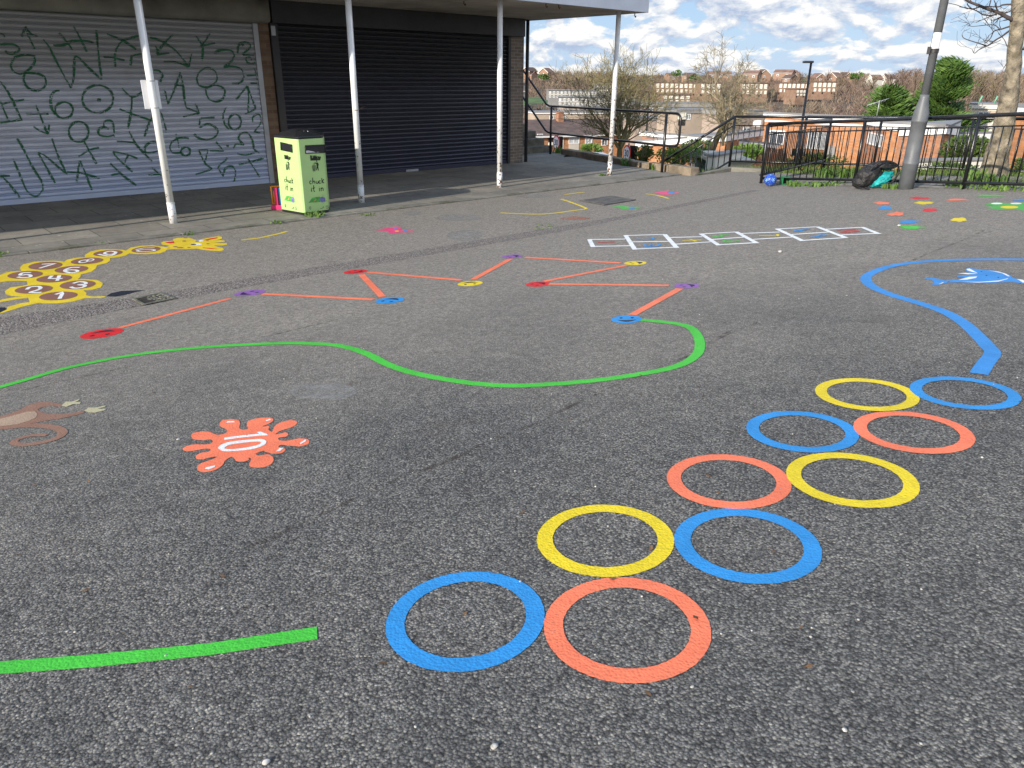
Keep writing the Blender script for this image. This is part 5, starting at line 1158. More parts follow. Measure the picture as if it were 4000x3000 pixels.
# big tree beside the railing, at the right
TB = at_z(3880, 700, -.28); TD = sqrt(TB.x ** 2 + TB.y ** 2)
BT = thing('bare_tree', 'large bare tree with thick flaking trunk behind the railing at the right edge', 'tree', tuple(TB))
def tp(x, y, dd=0.0): return at_d(*W7((x, y))[0], TD + dd)
path = [TB + Vector((0, 0, -.1))] + [at_d(px, py, TD) for px, py in ((3884, 660), (3893, 610), (3912, 540), (3930, 450), (3948, 340), (3962, 220), (3972, 100), (3980, 0), (3990, -200), (4010, -600))]
mb = MB(); mb.tube(smooth_path(path, 4), [.31 - .06 * min(1, i / 5) - .10 * min(1, i / 24) - .0012 * i for i in range(41)], 18, False)
for i, v in enumerate(mb.v): nz = mn.noise(v * 3.2); c_ = Vector((nz, mn.noise(v * 3.2 + Vector((9, 0, 0))), 0)); mb.v[i] = v + c_ * .022 + Vector((mn.noise(v * 11), mn.noise(v * 11 + Vector((3, 0, 0))), 0)) * .010
mb.build('trunk', M['bark'], BT)
br = MB(); tq = random.Random(3)
def limb(pts, r0, r1, dd=0.0, twigs=3):
    n = len(pts); P = [tp(x, y, dd * (1 - i / (n - 1) * .0) * (i / (n - 1))) for i, (x, y) in enumerate(pts)]; S = smooth_path(P, 4); m = len(S)
    br.tube(S, [r0 + (r1 - r0) * i / (m - 1) for i in range(m)], 6, False)
    for k in range(twigs):
        i = tq.randint(m // 3, m - 1); grow(br, S[i], Vector((tq.uniform(-1, .2), tq.uniform(-.4, 1), tq.uniform(-.2, .9))), tq.uniform(.16, .42), max(.004, (r0 + (r1 - r0) * i / m) * .5), 1, tq, 3, .6, .05, 2, 4, .003)
limb([(1690, 320), (1640, 280), (1560, 240), (1450, 180), (1300, 130), (1150, 70), (1000, 10), (940, -60)], .040, .016, -.5, 8)
limb([(1680, 75), (1600, 62), (1490, 72), (1440, 95), (1230, 92), (1070, 122), (1000, 60)], .016, .006, -.3, 4)
limb([(1650, 400), (1560, 460), (1480, 520), (1400, 565), (1300, 640), (1250, 635), (1100, 590), (960, 540), (930, 490)], .018, .006, .4, 6)
limb([(1650, 360), (1560, 385), (1480, 412), (1380, 440), (1330, 540), (1250, 612)], .016, .007, .2, 4)
limb([(1300, 640), (1170, 700), (1106, 750), (1070, 690)], .009, .004, 0, 2); limb([(1420, 208), (1240, 212), (1100, 135), (890, 96)], .011, .005, -.3, 4)
limb([(1615, 740), (1560, 640), (1522, 555), (1440, 470)], .010, .004, .2, 3); limb([(1612, 790), (1545, 915), (1508, 975)], .010, .004, .1, 1); limb([(1545, 915), (1590, 962)], .005, .003, .1, 0)
limb([(1350, 225), (1230, 272), (1125, 320)], .009, .004, -.2, 3); limb([(1460, 405), (1390, 355), (1300, 350), (1080, 372), (1000, 350)], .009, .004, .1, 3); limb([(1680, 100), (1580, 170), (1500, 190), (1440, 150)], .012, .006, -.2, 2)
limb([(1480, 560), (1400, 600), (1300, 630)], .006, .004, .2, 1); limb([(1240, 260), (1300, 340), (1360, 430)], .007, .004, 0, 1); limb([(1800, 300), (1900, 200), (2000, 60)], .05, .03, .2, 2); limb([(1790, 700), (1850, 600), (1900, 560)], .02, .01, .2, 2)
br.build('branches', M['twig_dark'], BT)

def leaf_cloud(mb, c, R, n, size, seed, shape=None, updir=.4, flat_=.6):
    q = random.Random(seed); cl = [Vector((q.gauss(0, .5), q.gauss(0, .5), q.uniform(-.9, .9))) for _ in range(max(6, n // 90))]
    for i in range(n):
        if q.random() < .75: k = q.choice(cl); d = k + Vector((q.gauss(0, .20), q.gauss(0, .20), q.gauss(0, .16)))
        else: d = Vector((q.uniform(-1, 1), q.uniform(-1, 1), q.uniform(-1, 1)))
        if d.length > 1.12: continue
        s = shape(d.z) if shape else 1.0
        p = Vector(c) + Vector((d.x * R[0] * s, d.y * R[1] * s, d.z * R[2])); out = Vector((d.x, d.y, updir + q.uniform(-.4, .4))).normalized()
        t = out.orthogonal().normalized(); t = Matrix.Rotation(q.uniform(0, 6.28), 3, out) @ t; u_ = out.cross(t); z = size * q.uniform(.6, 1.4)
        a = out * z + t * z * .3; o = len(mb.v); mb.v += [p - u_ * z * .35, p + a * .5 + u_ * z * .4, p + a, p + a * .45 - u_ * z * .4]; mb.f.append((o, o + 1, o + 2, o + 3)); mb.sm.append(False)
    return mb
def bush(name, label, cat, px0, px1, py0, py1, D, leaf, n, seed, size=.09, group=None):
    a = at_d((px0 + px1) / 2, py0, D); b = at_d((px0 + px1) / 2, py1, D); k = (at_d(px1, py1, D) - at_d(px0, py1, D)).length / 2
    R = (k, k * .7, (a.z - b.z) / 2); c = (a + b) / 2; e = thing(name, label, cat, (c.x, c.y, b.z), group)
    leaf_cloud(MB(), c, R, n, size, seed).build('foliage', M[leaf], e)
    mb = MB(); q = random.Random(seed)
    for i in range(9): mb.tube([Vector((c.x + q.uniform(-.3, .3) * k, c.y + q.uniform(-.3, .3) * k, b.z - .4)), c + Vector((q.uniform(-.7, .7) * R[0], q.uniform(-.7, .7) * R[1], R[2] * .6))], .02, 4)
    mb.build('stems', M['bark_olive'], e); return e
bush('bush', 'dark green bush at the foot of the thin street lamp', 'bush', 2476, 2556, 568, 634, 29, 'leaf_ivy', 1500, 1, .07)
bush('bush', 'bright green bush behind the low wall, by the last handrail post', 'bush', 2550, 2765, 572, 645, 27.5, 'leaf_bush', 4200, 2, .06)
bush('bush', 'green bush in front of the brick house with the brown roof', 'bush', 2262, 2360, 566, 602, 60, 'leaf_bush', 900, 3, .16)
bush('ivy', 'ivy climbing the orange brick wall behind the stair railing', 'ivy', 2640, 2800, 548, 620, 38, 'leaf_ivy', 2200, 4, .10)
bush('ivy', 'ivy hedge at the foot of the brick house behind the far railing', 'ivy', 2835, 3005, 566, 620, 40, 'leaf_bush', 2200, 5, .10)
bush('ivy', 'green ivy mass behind the railing, left of the big tree', 'ivy', 3650, 3905, 536, 640, 33, 'leaf_ivy', 4200, 6, .10)
bush('bush', 'low green scrub under the bungalow windows', 'bush', 3010, 3330, 600, 660, 36, 'leaf_ivy', 2200, 7, .09)
bush('bush', 'low grassy scrub right of the lamp post, behind the railing', 'bush', 3560, 3860, 640, 690, 24, 'leaf_ivy', 1800, 8, .07)
bush('ivy', 'ivy at the foot of the brick house at the right edge', 'ivy', 3925, 4080, 620, 690, 30, 'leaf_ivy', 1500, 9, .09)
def conifer(label, px0, px1, py0, py1, D, n, seed, tipx):
    a = at_d(tipx, py0, D); b = at_d((px0 + px1) / 2, py1, D); k = (at_d(px1, py1, D) - at_d(px0, py1, D)).length / 2; hgt = a.z - b.z
    e = thing('conifer', label, 'conifer', tuple(b), 'conifers behind the bungalows'); MB().tube([b + Vector((0, 0, -3)), a - Vector((0, 0, .6))], [.25, .03], 8).build('trunk', M['bark'], e)
    q = random.Random(seed); mb = MB()
    nb = 70
    for i in range(nb):                          # layered, drooping boughs
        f = (i + q.random()) / nb; z = b.z - 1.2 + (hgt + 1.0) * f; rr = k * (1.28 - f * 1.24) * q.uniform(.62, 1.22) + .08; az = q.uniform(0, 6.28); cx = b.x + (a.x - b.x) * f; cy = b.y + (a.y - b.y) * f
        m_ = int(n / nb)
        for j in range(m_):
            t = sqrt(q.random()); p = Vector((cx + rr * t * cos(az), cy + rr * t * sin(az), z + .42 * t * rr * .45 - .10 * t * t * rr)); p += Vector((q.gauss(0, .24), q.gauss(0, .24), q.gauss(0, .13)))
            d = Vector((cos(az), sin(az), .55 + q.uniform(-.3, .3))).normalized(); s = d.cross(Vector((q.uniform(-1, 1), q.uniform(-1, 1), q.uniform(-1, 1)))).normalized(); l = q.uniform(.22, .48)
            o = len(mb.v); mb.v += [p - s * l * .10, p + d * l * .6 + s * l * .13, p + d * l * 1.2, p + d * l * .5 - s * l * .15]; mb.f.append((o, o + 1, o + 2, o + 3)); mb.sm.append(False)
    mb.build('crown', M['leaf_con'], e)
conifer('tall dark green conifer with a pointed top behind the lamp post', 3515, 3795, 238, 500, 62, 40000, 4, 3728)
conifer('lower bushy conifer left of the taller one, behind the white bungalow roof', 3375, 3575, 345, 500, 58, 16000, 9, 3480)
# ================================================================== HOUSES
def m_glass(name, c=(0.03, 0.035, 0.045)):
    m, t, p = new_mat(name); co = world_co(t); n = noise_(t, co, 1.3, 3)
    L(t, ramp_(t, n, [(.4, c), (.65, tuple(x * 4 + .10 for x in c))]), p.inputs['Base Color']); p.inputs['Roughness'].default_value = .12; p.inputs['Specular IOR Level'].default_value = .6; return m
M['glass'] = m_glass('window_glass'); M['curtain'] = simple('net_curtain', (0.50, 0.52, 0.54), .7, .15, 3, 0)
M['pvc'] = simple('white_frame', (0.80, 0.80, 0.79), .45, .03, 3, 0)
M['brickO'] = m_brick('brick_orange', (0.43, 0.175, 0.075), (0.53, 0.255, 0.12), (0.36, 0.24, 0.15), .225, .075, 'xy', .5)
M['brickF'] = m_brick('brick_far', (0.32, 0.185, 0.125), (0.36, 0.225, 0.16), (0.33, 0.24, 0.18), .225, .075, 'xy', .2)
M['brickR'] = m_brick('brick_red', (0.33, 0.14, 0.08), (0.42, 0.20, 0.11), (0.30, 0.21, 0.15), .225, .075, 'xy', .4)
M['render_beige'] = simple('beige_render', (0.42, 0.335, 0.26), .9, .1, .5, .2, 4)
M['render_pink'] = simple('pinkish_render', (0.36, 0.285, 0.235), .9, .1, .5, .2, 4)
M['render_pale'] = simple('pale_render', (0.58, 0.53, 0.45), .9, .08, .6, .2, 4)
M['tile_brown'] = simple('brown_roof_tile', (0.125, 0.083, 0.068), .85, .2, 1.2, .4, 8)
M['tile_red'] = simple('red_roof_tile', (0.23, 0.135, 0.10), .85, .2, .4, 0)
M['flat_grey'] = simple('grey_flat_roof', (0.22, 0.22, 0.23), .85, .15, .5, 0)
M['tile_hung'] = simple('brown_cladding', (0.26, 0.165, 0.115), .9, .15, .6, 0)
M['white_clad'] = simple('white_cladding', (0.74, 0.71, 0.62), .7, .06, .4, 0)
M['grey_clad'] = simple('grey_cladding', (0.25, 0.245, 0.24), .8, .1, .4, 0)
M['dark_open'] = simple('dark_opening', (0.025, 0.023, 0.022), .8, .2, 1, 0)
UP = Vector((0, 0, 1))
class House:
    def __init__(s, name, label, A, B, top_py, zb, depth, wall, cat='house', group=None, fall=0.0):
        s.fall = fall
        s.L = at_d(A[0], top_py, A[1]); s.zt = s.L.z; R = at_d(B[0], top_py, B[1]); s.R = Vector((R.x, R.y, s.zt)); s.zb = zb
        s.ex = (s.R - s.L); s.w = s.ex.length; s.ex.normalize(); s.n = Vector((s.ex.y, -s.ex.x, 0))
        if s.n.dot(EYE - s.L) < 0: s.n = -s.n
        s.dep = depth; s.e = thing(name, label, cat, ((s.L.x + s.R.x) / 2, (s.L.y + s.R.y) / 2, zb), group)
        o = Vector((s.L.x, s.L.y, zb - 1.0)); s.wall = MB().obox(o, s.ex * s.w, -s.n * depth - UP * fall, UP * (s.zt - zb + 1.0)).build('wall', M[wall], s.e)
    def fr(s, x, y, z): return Vector((s.L.x, s.L.y, 0)) + s.ex * x + s.n * y + UP * z     # x along, y outwards, z absolute
    def flat_roof(s, fh=.28, ov=.18, fascia='pvc', top='flat_grey'):
        MB().obox(s.fr(-ov, ov, s.zt + .004), s.ex * (s.w + 2 * ov), -s.n * (s.dep + 2 * ov) - UP * s.fall * 1.05, UP * .10).build('roof', M[top], s.e)
        f = MB().obox(s.fr(-ov, ov - .03, s.zt - fh), s.ex * (s.w + 2 * ov), -s.n * (ov - .034), UP * (fh + .002))
        f.obox(s.fr(-ov + .001, ov - .031, s.zt - fh), s.ex * (ov - .004), -s.n * (s.dep + .1) - UP * s.fall, UP * (fh + .002)).obox(s.fr(s.w + .003, ov - .031, s.zt - fh), s.ex * (ov - .004), -s.n * (s.dep + .1) - UP * s.fall, UP * (fh + .002))
        f.build('fascia', M[fascia], s.e)
    def pitched(s, rise, mat, ov=.35, hip=0.0):
        h = s.dep / 2; a = [s.fr(-ov, ov, s.zt - .08), s.fr(s.w + ov, ov, s.zt - .08), s.fr(s.w + ov - hip, -h, s.zt + rise), s.fr(-ov + hip, -h, s.zt + rise), s.fr(-ov, -s.dep - ov, s.zt - .08), s.fr(s.w + ov, -s.dep - ov, s.zt - .08)]
        b = [p - UP * .14 for p in a]; mb = MB(); mb.v = a + b
        mb.f = [(0, 1, 2, 3), (3, 2, 5, 4), (6, 9, 8, 7), (9, 10, 11, 8), (0, 6, 7, 1), (4, 5, 11, 10), (1, 7, 8, 2), (2, 8, 11, 5), (0, 3, 9, 6), (3, 4, 10, 9)]; mb.sm = [False] * 10
        r = mb.build('roof', M[mat], s.e)
        if not hip:
            for x in (.002, s.w - .002): MB().poly([s.fr(x, 0, s.zt - .2), s.fr(x, -s.dep, s.zt - .2), s.fr(x, -h, s.zt + rise - .16)]).build('gable', s.wall.data.materials[0], s.e)
        MB().obox(s.fr(-ov, ov + .004, s.zt - .26), s.ex * (s.w + 2 * ov), s.n * .03, UP * .16).build('gutter', M['pvc'], s.e); return r
    def win_at(s, x, z, w_, h_, mull=1, glass='glass', frame='pvc', t=.07):
        f = MB(); y0 = .012
        for a, b, c, d in [(0, 0, w_, t), (0, h_ - t, w_, t), (0, t + .001, t, h_ - 2 * t - .002), (w_ - t, t + .001, t, h_ - 2 * t - .002)]: f.obox(s.fr(x + a, .002, z + b), s.ex * c, s.n * .055, UP * d)
        for k in range(1, mull + 1): f.obox(s.fr(x + w_ * k / (mull + 1) - t * .4, .002, z + t + .001), s.ex * t * .8, s.n * .045, UP * (h_ - 2 * t - .002))
        if h_ > .8: f.obox(s.fr(x + t + .001, .0025, z + h_ * .70), s.ex * (w_ - 2 * t - .002), s.n * .04, UP * t * .7)
        fo = f.build('window', M[frame], s.e)
        MB().poly([s.fr(x + t * .5, .02, z + t * .5), s.fr(x + w_ - t * .5, .02, z + t * .5), s.fr(x + w_ - t * .5, .02, z + h_ - t * .5), s.fr(x + t * .5, .02, z + h_ - t * .5)]).build('pane', M[glass], fo)
        return fo
    def loc(s, px, py): P = on_plane(px, py, s.L, s.n); return (P - s.L).dot(s.ex), P.z
    def win(s, x0, y0, x1, y1, **k):
        a, zt = s.loc(x0, y0); b, zb = s.loc(x1, y1); x, w_ = min(a, b), abs(b - a); return s.win_at(x, zb, w_, zt - zb, **k)
    def block(s, name, x0, y0, x1, y1, mat, out=.05):
        a, zt = s.loc(x0, y0); b, zb = s.loc(x1, y1); return MB().obox(s.fr(min(a, b), .001, zb), s.ex * abs(b - a), s.n * out, UP * (zt - zb)).build(name, M[mat], s.e)
# -- brick bungalow with white fascia, seen through the railing
h = House('brick_bungalow', 'orange brick flat-roofed house with two white windows behind the railing', (2992, 50), (3392, 47), 443, -4.6, 6.5, 'brickO', fall=.42); h.flat_roof(.20, .12); MB().obox(h.fr(.0, .003, h.zt - .46), h.ex * h.w, h.n * .03, UP * .10).build('white_trim', M['pvc'], h.e)
h.win(3010, 507, 3062, 566, mull=1, glass='glass'); h.win(3160, 513, 3226, 586, mull=1, glass='curtain'); MB().obox(h.fr(-.6, .1, h.zt - .75), h.ex * .5, h.n * .2, UP * .35).build('wall_lamp', M['pvc'], h.e)
MB().obox(h.fr(h.loc(3228, 600)[0], .002, h.loc(3228, 620)[1]), h.ex * .5, h.n * .06, UP * .7).build('notice_board', M['grey_clad'], h.e)
# its lower neighbours, stepping away to the right
h = House('brick_bungalow', 'brick house side with tall window, between the bungalow and the lamp post', (3392, 46), (3470, 43), 463, -4.6, 2.2, 'brickR', fall=.18); h.flat_roof(.30, .12); h.win(3398, 515, 3448, 577, mull=1, glass='curtain')
h = House('brick_bungalow', 'orange brick house with white fascia directly behind the lamp post', (3462, 41), (3690, 40), 482, -4.8, 1.6, 'brickO', fall=.15); h.flat_roof(.30, .12)
h = House('brick_house', 'brown brick house end with sloping white fascia right of the lamp post', (3692, 40), (3742, 47), 500, -4.8, 1.8, 'brickR', fall=.18); h.flat_roof(.24, .12); h.win(3696, 552, 3728, 566, mull=1)
h = House('brick_house', 'long low house with white fascia left of the big tree', (3742, 47), (3900, 49), 522, -5, 5, 'brickO', fall=.5); h.flat_roof(.30, .12)
h = House('brick_house', 'tall orange brick house at the right edge beyond the tree', (3935, 33), (4200, 30), 415, -4.2, 8, 'brickO'); h.flat_roof(.25, .12); 
h = House('rendered_house', 'pale rendered house with flat roof and green posts right of the conifer', (3800, 70), (3945, 70), 408, -6, 4, 'render_pale'); h.flat_roof(.28, .2, 'white_clad'); h.win(3822, 435, 3862, 453, mull=1)
for px in (3824, 3884): x = h.loc(px, 400)[0]; MB().tube([h.fr(x, -.3, h.zt + .1), h.fr(x + .12, -.3, h.zt + .62)], .06, 6).build('roof_post', simple('verdigris', (0.16, 0.42, 0.28), .7, .1, 2, 0), h.e)
h.block('bay_wall', 3868, 432, 3905, 460, 'render_beige', .1)
# TV aerial on the bungalow roof
ta = at_d(3425, 452, 45); A_ = thing('tv_aerial', 'thin grey television aerial above the bungalow roof', 'aerial', tuple(ta))
MB().tube([ta, ta + UP * .75], .022, 6).build('mast', M['galv'], A_); am = MB(); p = ta + UP * .62; sd_ = Vector((.75, -.66, 0)); am.tube([p - sd_ * .6 - UP * .12, p + sd_ * .45 + UP * .22], .018, 5)
for k in range(6): q_ = p + (sd_ * 1.05 + UP * .34) * (k / 6 - .5) - sd_ * .07; am.tube([q_ - Vector((.1, .12, -.09)), q_ + Vector((.1, .12, -.09))], .01, 4)
am.build('antenna', M['galv'], A_)
# -- brick house in the middle with white eaves board
h = House('brick_house', 'orange brick house with long white fascia behind the handrail end', (2510, 44), (2762, 41), 517, -5.0, 6, 'brickR', fall=.6); h.flat_roof(.17, .15)
h = House('brick_house', 'orange brick house wing left of the bungalow, behind the far railing', (2836, 41), (2972, 46), 530, -5.0, 5, 'brickO', fall=.55); h.flat_roof(.26, .12); 
h = House('rendered_house', 'brown-grey house wall with small dark window behind the far railing', (2862, 56), (2985, 58), 436, -5.4, 3, 'render_pink'); h.flat_roof(.25, .1, 'grey_clad'); h.win(2903, 498, 2927, 523, mull=1)
# -- house with brown pitched roof, left
h = House('brick_house', 'brick house with brown pitched roof and chimney behind the handrail', (2040, 84), (2520, 92), 529, -9.3, 9, 'brickO'); h.pitched(1.35, 'tile_brown')
for x0, y0, x1, y1, g_ in [(2098, 523, 2120, 541, 'glass'), (2222, 533, 2262, 561, 'curtain'), (2286, 538, 2312, 566, 'curtain'), (2350, 542, 2372, 568, 'glass'), (2220, 598, 2260, 612, 'glass')]: h.win(x0, y0, x1, y1, mull=1, glass=g_)
h.block('balcony_recess', 2142, 534, 2165, 560, 'dark_open', .02); h.block('balcony_rail', 2142, 556, 2172, 566, 'white_clad', .12); h.block('balcony_recess', 2178, 528, 2196, 596, 'dark_open', .02); h.block('cladding_panel', 2222, 563, 2260, 588, 'render_pale', .04)
h.block('white_trim', 2196, 528, 2199, 604, 'white_clad', .06); x = h.loc(2252, 490)[0]
ck = MB().obox(h.fr(x - .35, -3.6, h.zt + .6), h.ex * .7, -h.n * .6, UP * 1.55).build('chimney', M['brickR'], h.e)
# -- beige flat-roofed houses behind it
h = House('rendered_house', 'beige flat-roofed house above the brown roof, left', (2090, 112), (2440, 116), 440, -10, 5, 'render_beige'); h.flat_roof(.16, .2)
for w_ in [(2146, 452, 2162, 466), (2194, 448, 2210, 474)]: h.win(*w_, mull=1)
h = House('rendered_house', 'beige house with two small windows behind the first handrail post', (2216, 118), (2420, 120), 424, -10, 5, 'render_beige'); h.flat_roof(.16, .2, 'render_beige')
for w_ in [(2226, 432, 2238, 452), (2272, 434, 2289, 448)]: h.win(*w_, mull=1)
h = House('rendered_house', 'pinkish grey flat-roofed house block behind the handrail loop', (2484, 98), (2800, 100), 403, -9, 6, 'render_pink'); h.flat_roof(.38, .2, 'grey_clad')
for w_ in [(2535, 420, 2550, 436), (2572, 418, 2590, 436)]: h.win(*w_, mull=1)
h = House('rendered_house', 'pale pink house with white windows right of the handrail loop', (2646, 74), (2946, 78), 432, -7, 4, 'render_beige'); h.flat_roof(.24, .15, 'grey_clad')
for w_ in [(2682, 444, 2696, 468), (2570, 470, 2582, 494)][:1] + [(2840, 448, 2862, 462)]: h.win(*w_, mull=1)
h.block('white_bay', 2650, 440, 2676, 466, 'white_clad', .15); h.block('dark_bay', 2650, 468, 2674, 490, 'dark_open', .05)
h = House('rendered_house', 'small beige house wall seen through the bushy bare tree', (2484, 88), (2660, 90), 462, -8, 4, 'render_pink'); h.flat_roof(.22, .15, 'grey_clad'); h.win(2572, 470, 2584, 494, mull=0)
# -- garage with green door below the steps
h = House('garage', 'small garage with green slatted door in a concrete frame beyond the low wall', (2708, 29), (2800, 26), 600, -3.9, 1.2, 'render_pale', 'garage'); M['green_door'] = simple('green_door', (0.03, 0.11, 0.085), .6, .15, 3, .2)
mb = MB(); xa, za_ = h.loc(2722, 612); xb, _ = h.loc(2788, 612)
for k in range(12): z = za_ - .085 * (k + 1); mb.obox(h.fr(xa, .002, z), h.ex * (xb - xa), h.n * .03, UP * .072)
mb.build('door', M['green_door'], h.e); h.block('lintel', 2704, 596, 2802, 609, 'render_pale', .08)
MB().obox(h.fr(-.1, .15, h.zt + .003), h.ex * (h.w + .2), -h.n * 1.4, UP * .10).build('roof', M['render_pale'], h.e)
wl_ = House('garden_wall', 'low white garden wall and coping behind the far railing', (2795, 25), (2900, 27), 612, -3.7, .3, 'white_clad', 'garden wall'); MB().obox(wl_.fr(-.05, .06, wl_.zt + .002), wl_.ex * (wl_.w + .1), -wl_.n * .42, UP * .06).build('coping', M['grey_clad'], wl_.e)
wl_ = House('garden_wall', 'pale flat coping of a low wall right of the lamp post', (3570, 27), (3860, 29), 632, -3.7, .3, 'white_clad', 'garden wall'); MB().obox(wl_.fr(-.05, .06, wl_.zt + .002), wl_.ex * (wl_.w + .1), -wl_.n * .42, UP * .06).build('coping', M['grey_clad'], wl_.e)

# ================================================================== STREET LAMPS, SIGNS, CAR
M['sign_white'] = simple('sign_white', (0.82, 0.82, 0.84), .4, .02, 3, 0); M['sign_red'] = simple('sign_red', (0.62, 0.012, 0.016), .4, .03, 3, 0); M['sign_black'] = simple('sign_black', (0.010, 0.010, 0.011), .5, .05, 3, 0)
def speed_sign(label, px, py, D, pw, ph, bx0, bx1, by0, by1):
    c = at_d(px, py, D); e = thing('speed_limit_sign', label, 'road sign', (c.x, c.y, H(c.x, c.y)), 'round 30 signs below the forecourt')
    v = EYE - c; v.z = 0; v.normalize(); ang = math.acos(min(1, pw / ph)); n = Matrix.Rotation(-ang, 3, 'Z') @ v; t = Vector((-n.y, n.x, 0)); r = .30
    if t.dot(CA) < 0: t = -t
    def disc(r_, off, k=32): return MB().poly([c + n * off + t * r_ * cos(6.2832 * i / k) + UP * r_ * sin(6.2832 * i / k) for i in range(k)])
    mb = MB(); k = 32
    mb.v = [c + n * o_ + t * r * cos(6.2832 * i / k) + UP * r * sin(6.2832 * i / k) for o_ in (-.012, .012) for i in range(k)]; mb.f = [(i, (i + 1) % k, k + (i + 1) % k, k + i) for i in range(k)] + [tuple(range(k))[::-1], tuple(range(k, 2 * k))]; mb.sm = [True] * k + [False] * 2
    pl_ = mb.build('plate', M['sign_red'], e); disc(r * .80, .016).build('face', M['sign_white'], pl_)
    tx = MB(); font_mesh('30', lambda x, y: c + n * .020 + t * x * 1.0 + UP * (y - .115), tx, size=.34, bold=.006); tx.build('numerals', M['sign_black'], pl_)
    # square dark board turned the other way, on the same post
    b0 = at_d(bx0, by0, D + .25); b1 = at_d(bx1, by1, D + .05); s_ = Vector((b1.x - b0.x, b1.y - b0.y, 0)); MB().obox(Vector((b0.x, b0.y, b1.z)), s_, Vector((s_.y, -s_.x, 0)).normalized() * -.03, UP * (b0.z - b1.z)).build('backing_board', M['sign_black'], e)
    q = c - n * .06; MB().tube([Vector((q.x, q.y, H(q.x, q.y) - .2)), Vector((q.x, q.y, c.z + .36))], .03, 8).build('post', M['lamp_grey'], e)
speed_sign('round 30 speed sign with red rim seen beside the first handrail post', *W2((640, 1130))[0], 33, 88, 190, *[W2((675, 0))[0][0], W2((720, 0))[0][0]], W2((0, 1040))[0][1], W2((0, 1290))[0][1])
speed_sign('round 30 speed sign in front of a black board, right of the fourth post', *W3((365, 1285))[0], 29.5, 98, 210, *[W3((408, 0))[0][0], W3((502, 0))[0][0]], W3((0, 1172))[0][1], W3((0, 1390))[0][1])
def street_lamp(label, top, base, D, r, arm_px, boards=None):
    b = at_d(*base, D); t_ = at_d(*top, D); e = thing('street_lamp', label, 'street lamp', (b.x, b.y, H(b.x, b.y)), 'slim black street lamps below')
    p0 = Vector((t_.x, t_.y, H(t_.x, t_.y))); MB().tube([p0 - UP * .3, p0 + UP * 1.6, p0 + UP * 1.65, t_], [r * 1.7, r * 1.7, r * 1.05, r * .75], 8).build('pole', M['black_gloss'], e)
    a = at_d(*arm_px, D); MB().obox(Vector((t_.x, t_.y, t_.z - .02)) - (a - t_).normalized() * .06 - Vector((.06, .06, 0)), a - t_, Vector((.12, .13, 0)), UP * .07).build('lantern', M['black_gloss'], e, bevel=.02)
    if boards: 
        for x0, y0, x1, y1 in boards: a = at_d(x0, y0, D - .1); b2 = at_d(x1, y1, D - .1); s_ = Vector((b2.x - a.x, b2.y - a.y, 0)); MB().obox(Vector((a.x, a.y, b2.z)), s_, Vector((s_.y, -s_.x, 0)).normalized() * .03, UP * (a.z - b2.z)).build('sign_back', M['sign_black'], e)
street_lamp('slim black street lamp rising behind the far railing, head to the left', (3169, 244), (3126, 660), 28, .05, (3130, 244), [(3095, 580, 3116, 609), (3126, 580, 3145, 609)])
street_lamp('thin distant black street lamp behind the handrail end', (2537, 360), (2512, 640), 44, .058, (2514, 360))
# white car parked on the lower road
M['car_white'] = simple('car_white', (0.78, 0.78, 0.79), .25, .02, 1, 0, spec=.6); M['car_glass'] = simple('car_glass', (0.30, 0.38, 0.36), .12, .15, 1, 0, spec=.7); M['tyre'] = simple('tyre', (.02, .02, .02), .8, .1, 9, 0)
c0 = at_d(2345, 640, 36); zc2 = H(c0.x, c0.y); zr = at_d(2345, 600, 36).z
CR = thing('parked_car', 'white car on the road below, only its roof showing over the low wall', 'car', (c0.x, c0.y, zc2)); fx = Vector((.80, -.60, 0)); fy = Vector((.60, .80, 0)); hh = zr - zc2
def cs(x, y, z): return Vector((c0.x, c0.y, zc2)) + fx * x + fy * y + UP * z
def hull(pr, hw, name, mat, par):
    mb = MB(); n = len(pr); mb.v = [cs(x, -hw * s_, z) for x, z, s_ in pr] + [cs(x, hw * s_, z) for x, z, s_ in pr]; mb.f = [(i, (i + 1) % n, n + (i + 1) % n, n + i) for i in range(n)] + [tuple(range(n))[::-1], tuple(range(n, 2 * n))]; mb.sm = [False] * (n + 2); return mb.build(name, mat, par, bevel=.04)
hb = hh * .56
body_ = hull([(-2.1, .30, 1), (2.1, .30, 1), (2.15, hb * .8, 1), (1.0, hb, 1), (-1.9, hb, 1), (-2.15, hb * .85, 1)], .87, 'body', M['car_white'], CR)
hull([(-1.75, hb + .004, .97), (.95, hb + .004, .97), (.28, hh - .05, .80), (-1.15, hh - .05, .80)], .86, 'windows', M['car_glass'], CR); hull([(-1.25, hh - .045, .80), (.36, hh - .045, .80), (.22, hh, .76), (-1.1, hh, .76)], .86, 'roof', M['car_white'], CR)
for x in (-1.3, 1.3):
    for y in (-.80, .80): MB().tube([cs(x, y - .1, .31), cs(x, y + .1, .31)], .31, 16).build('wheel', M['tyre'], CR)

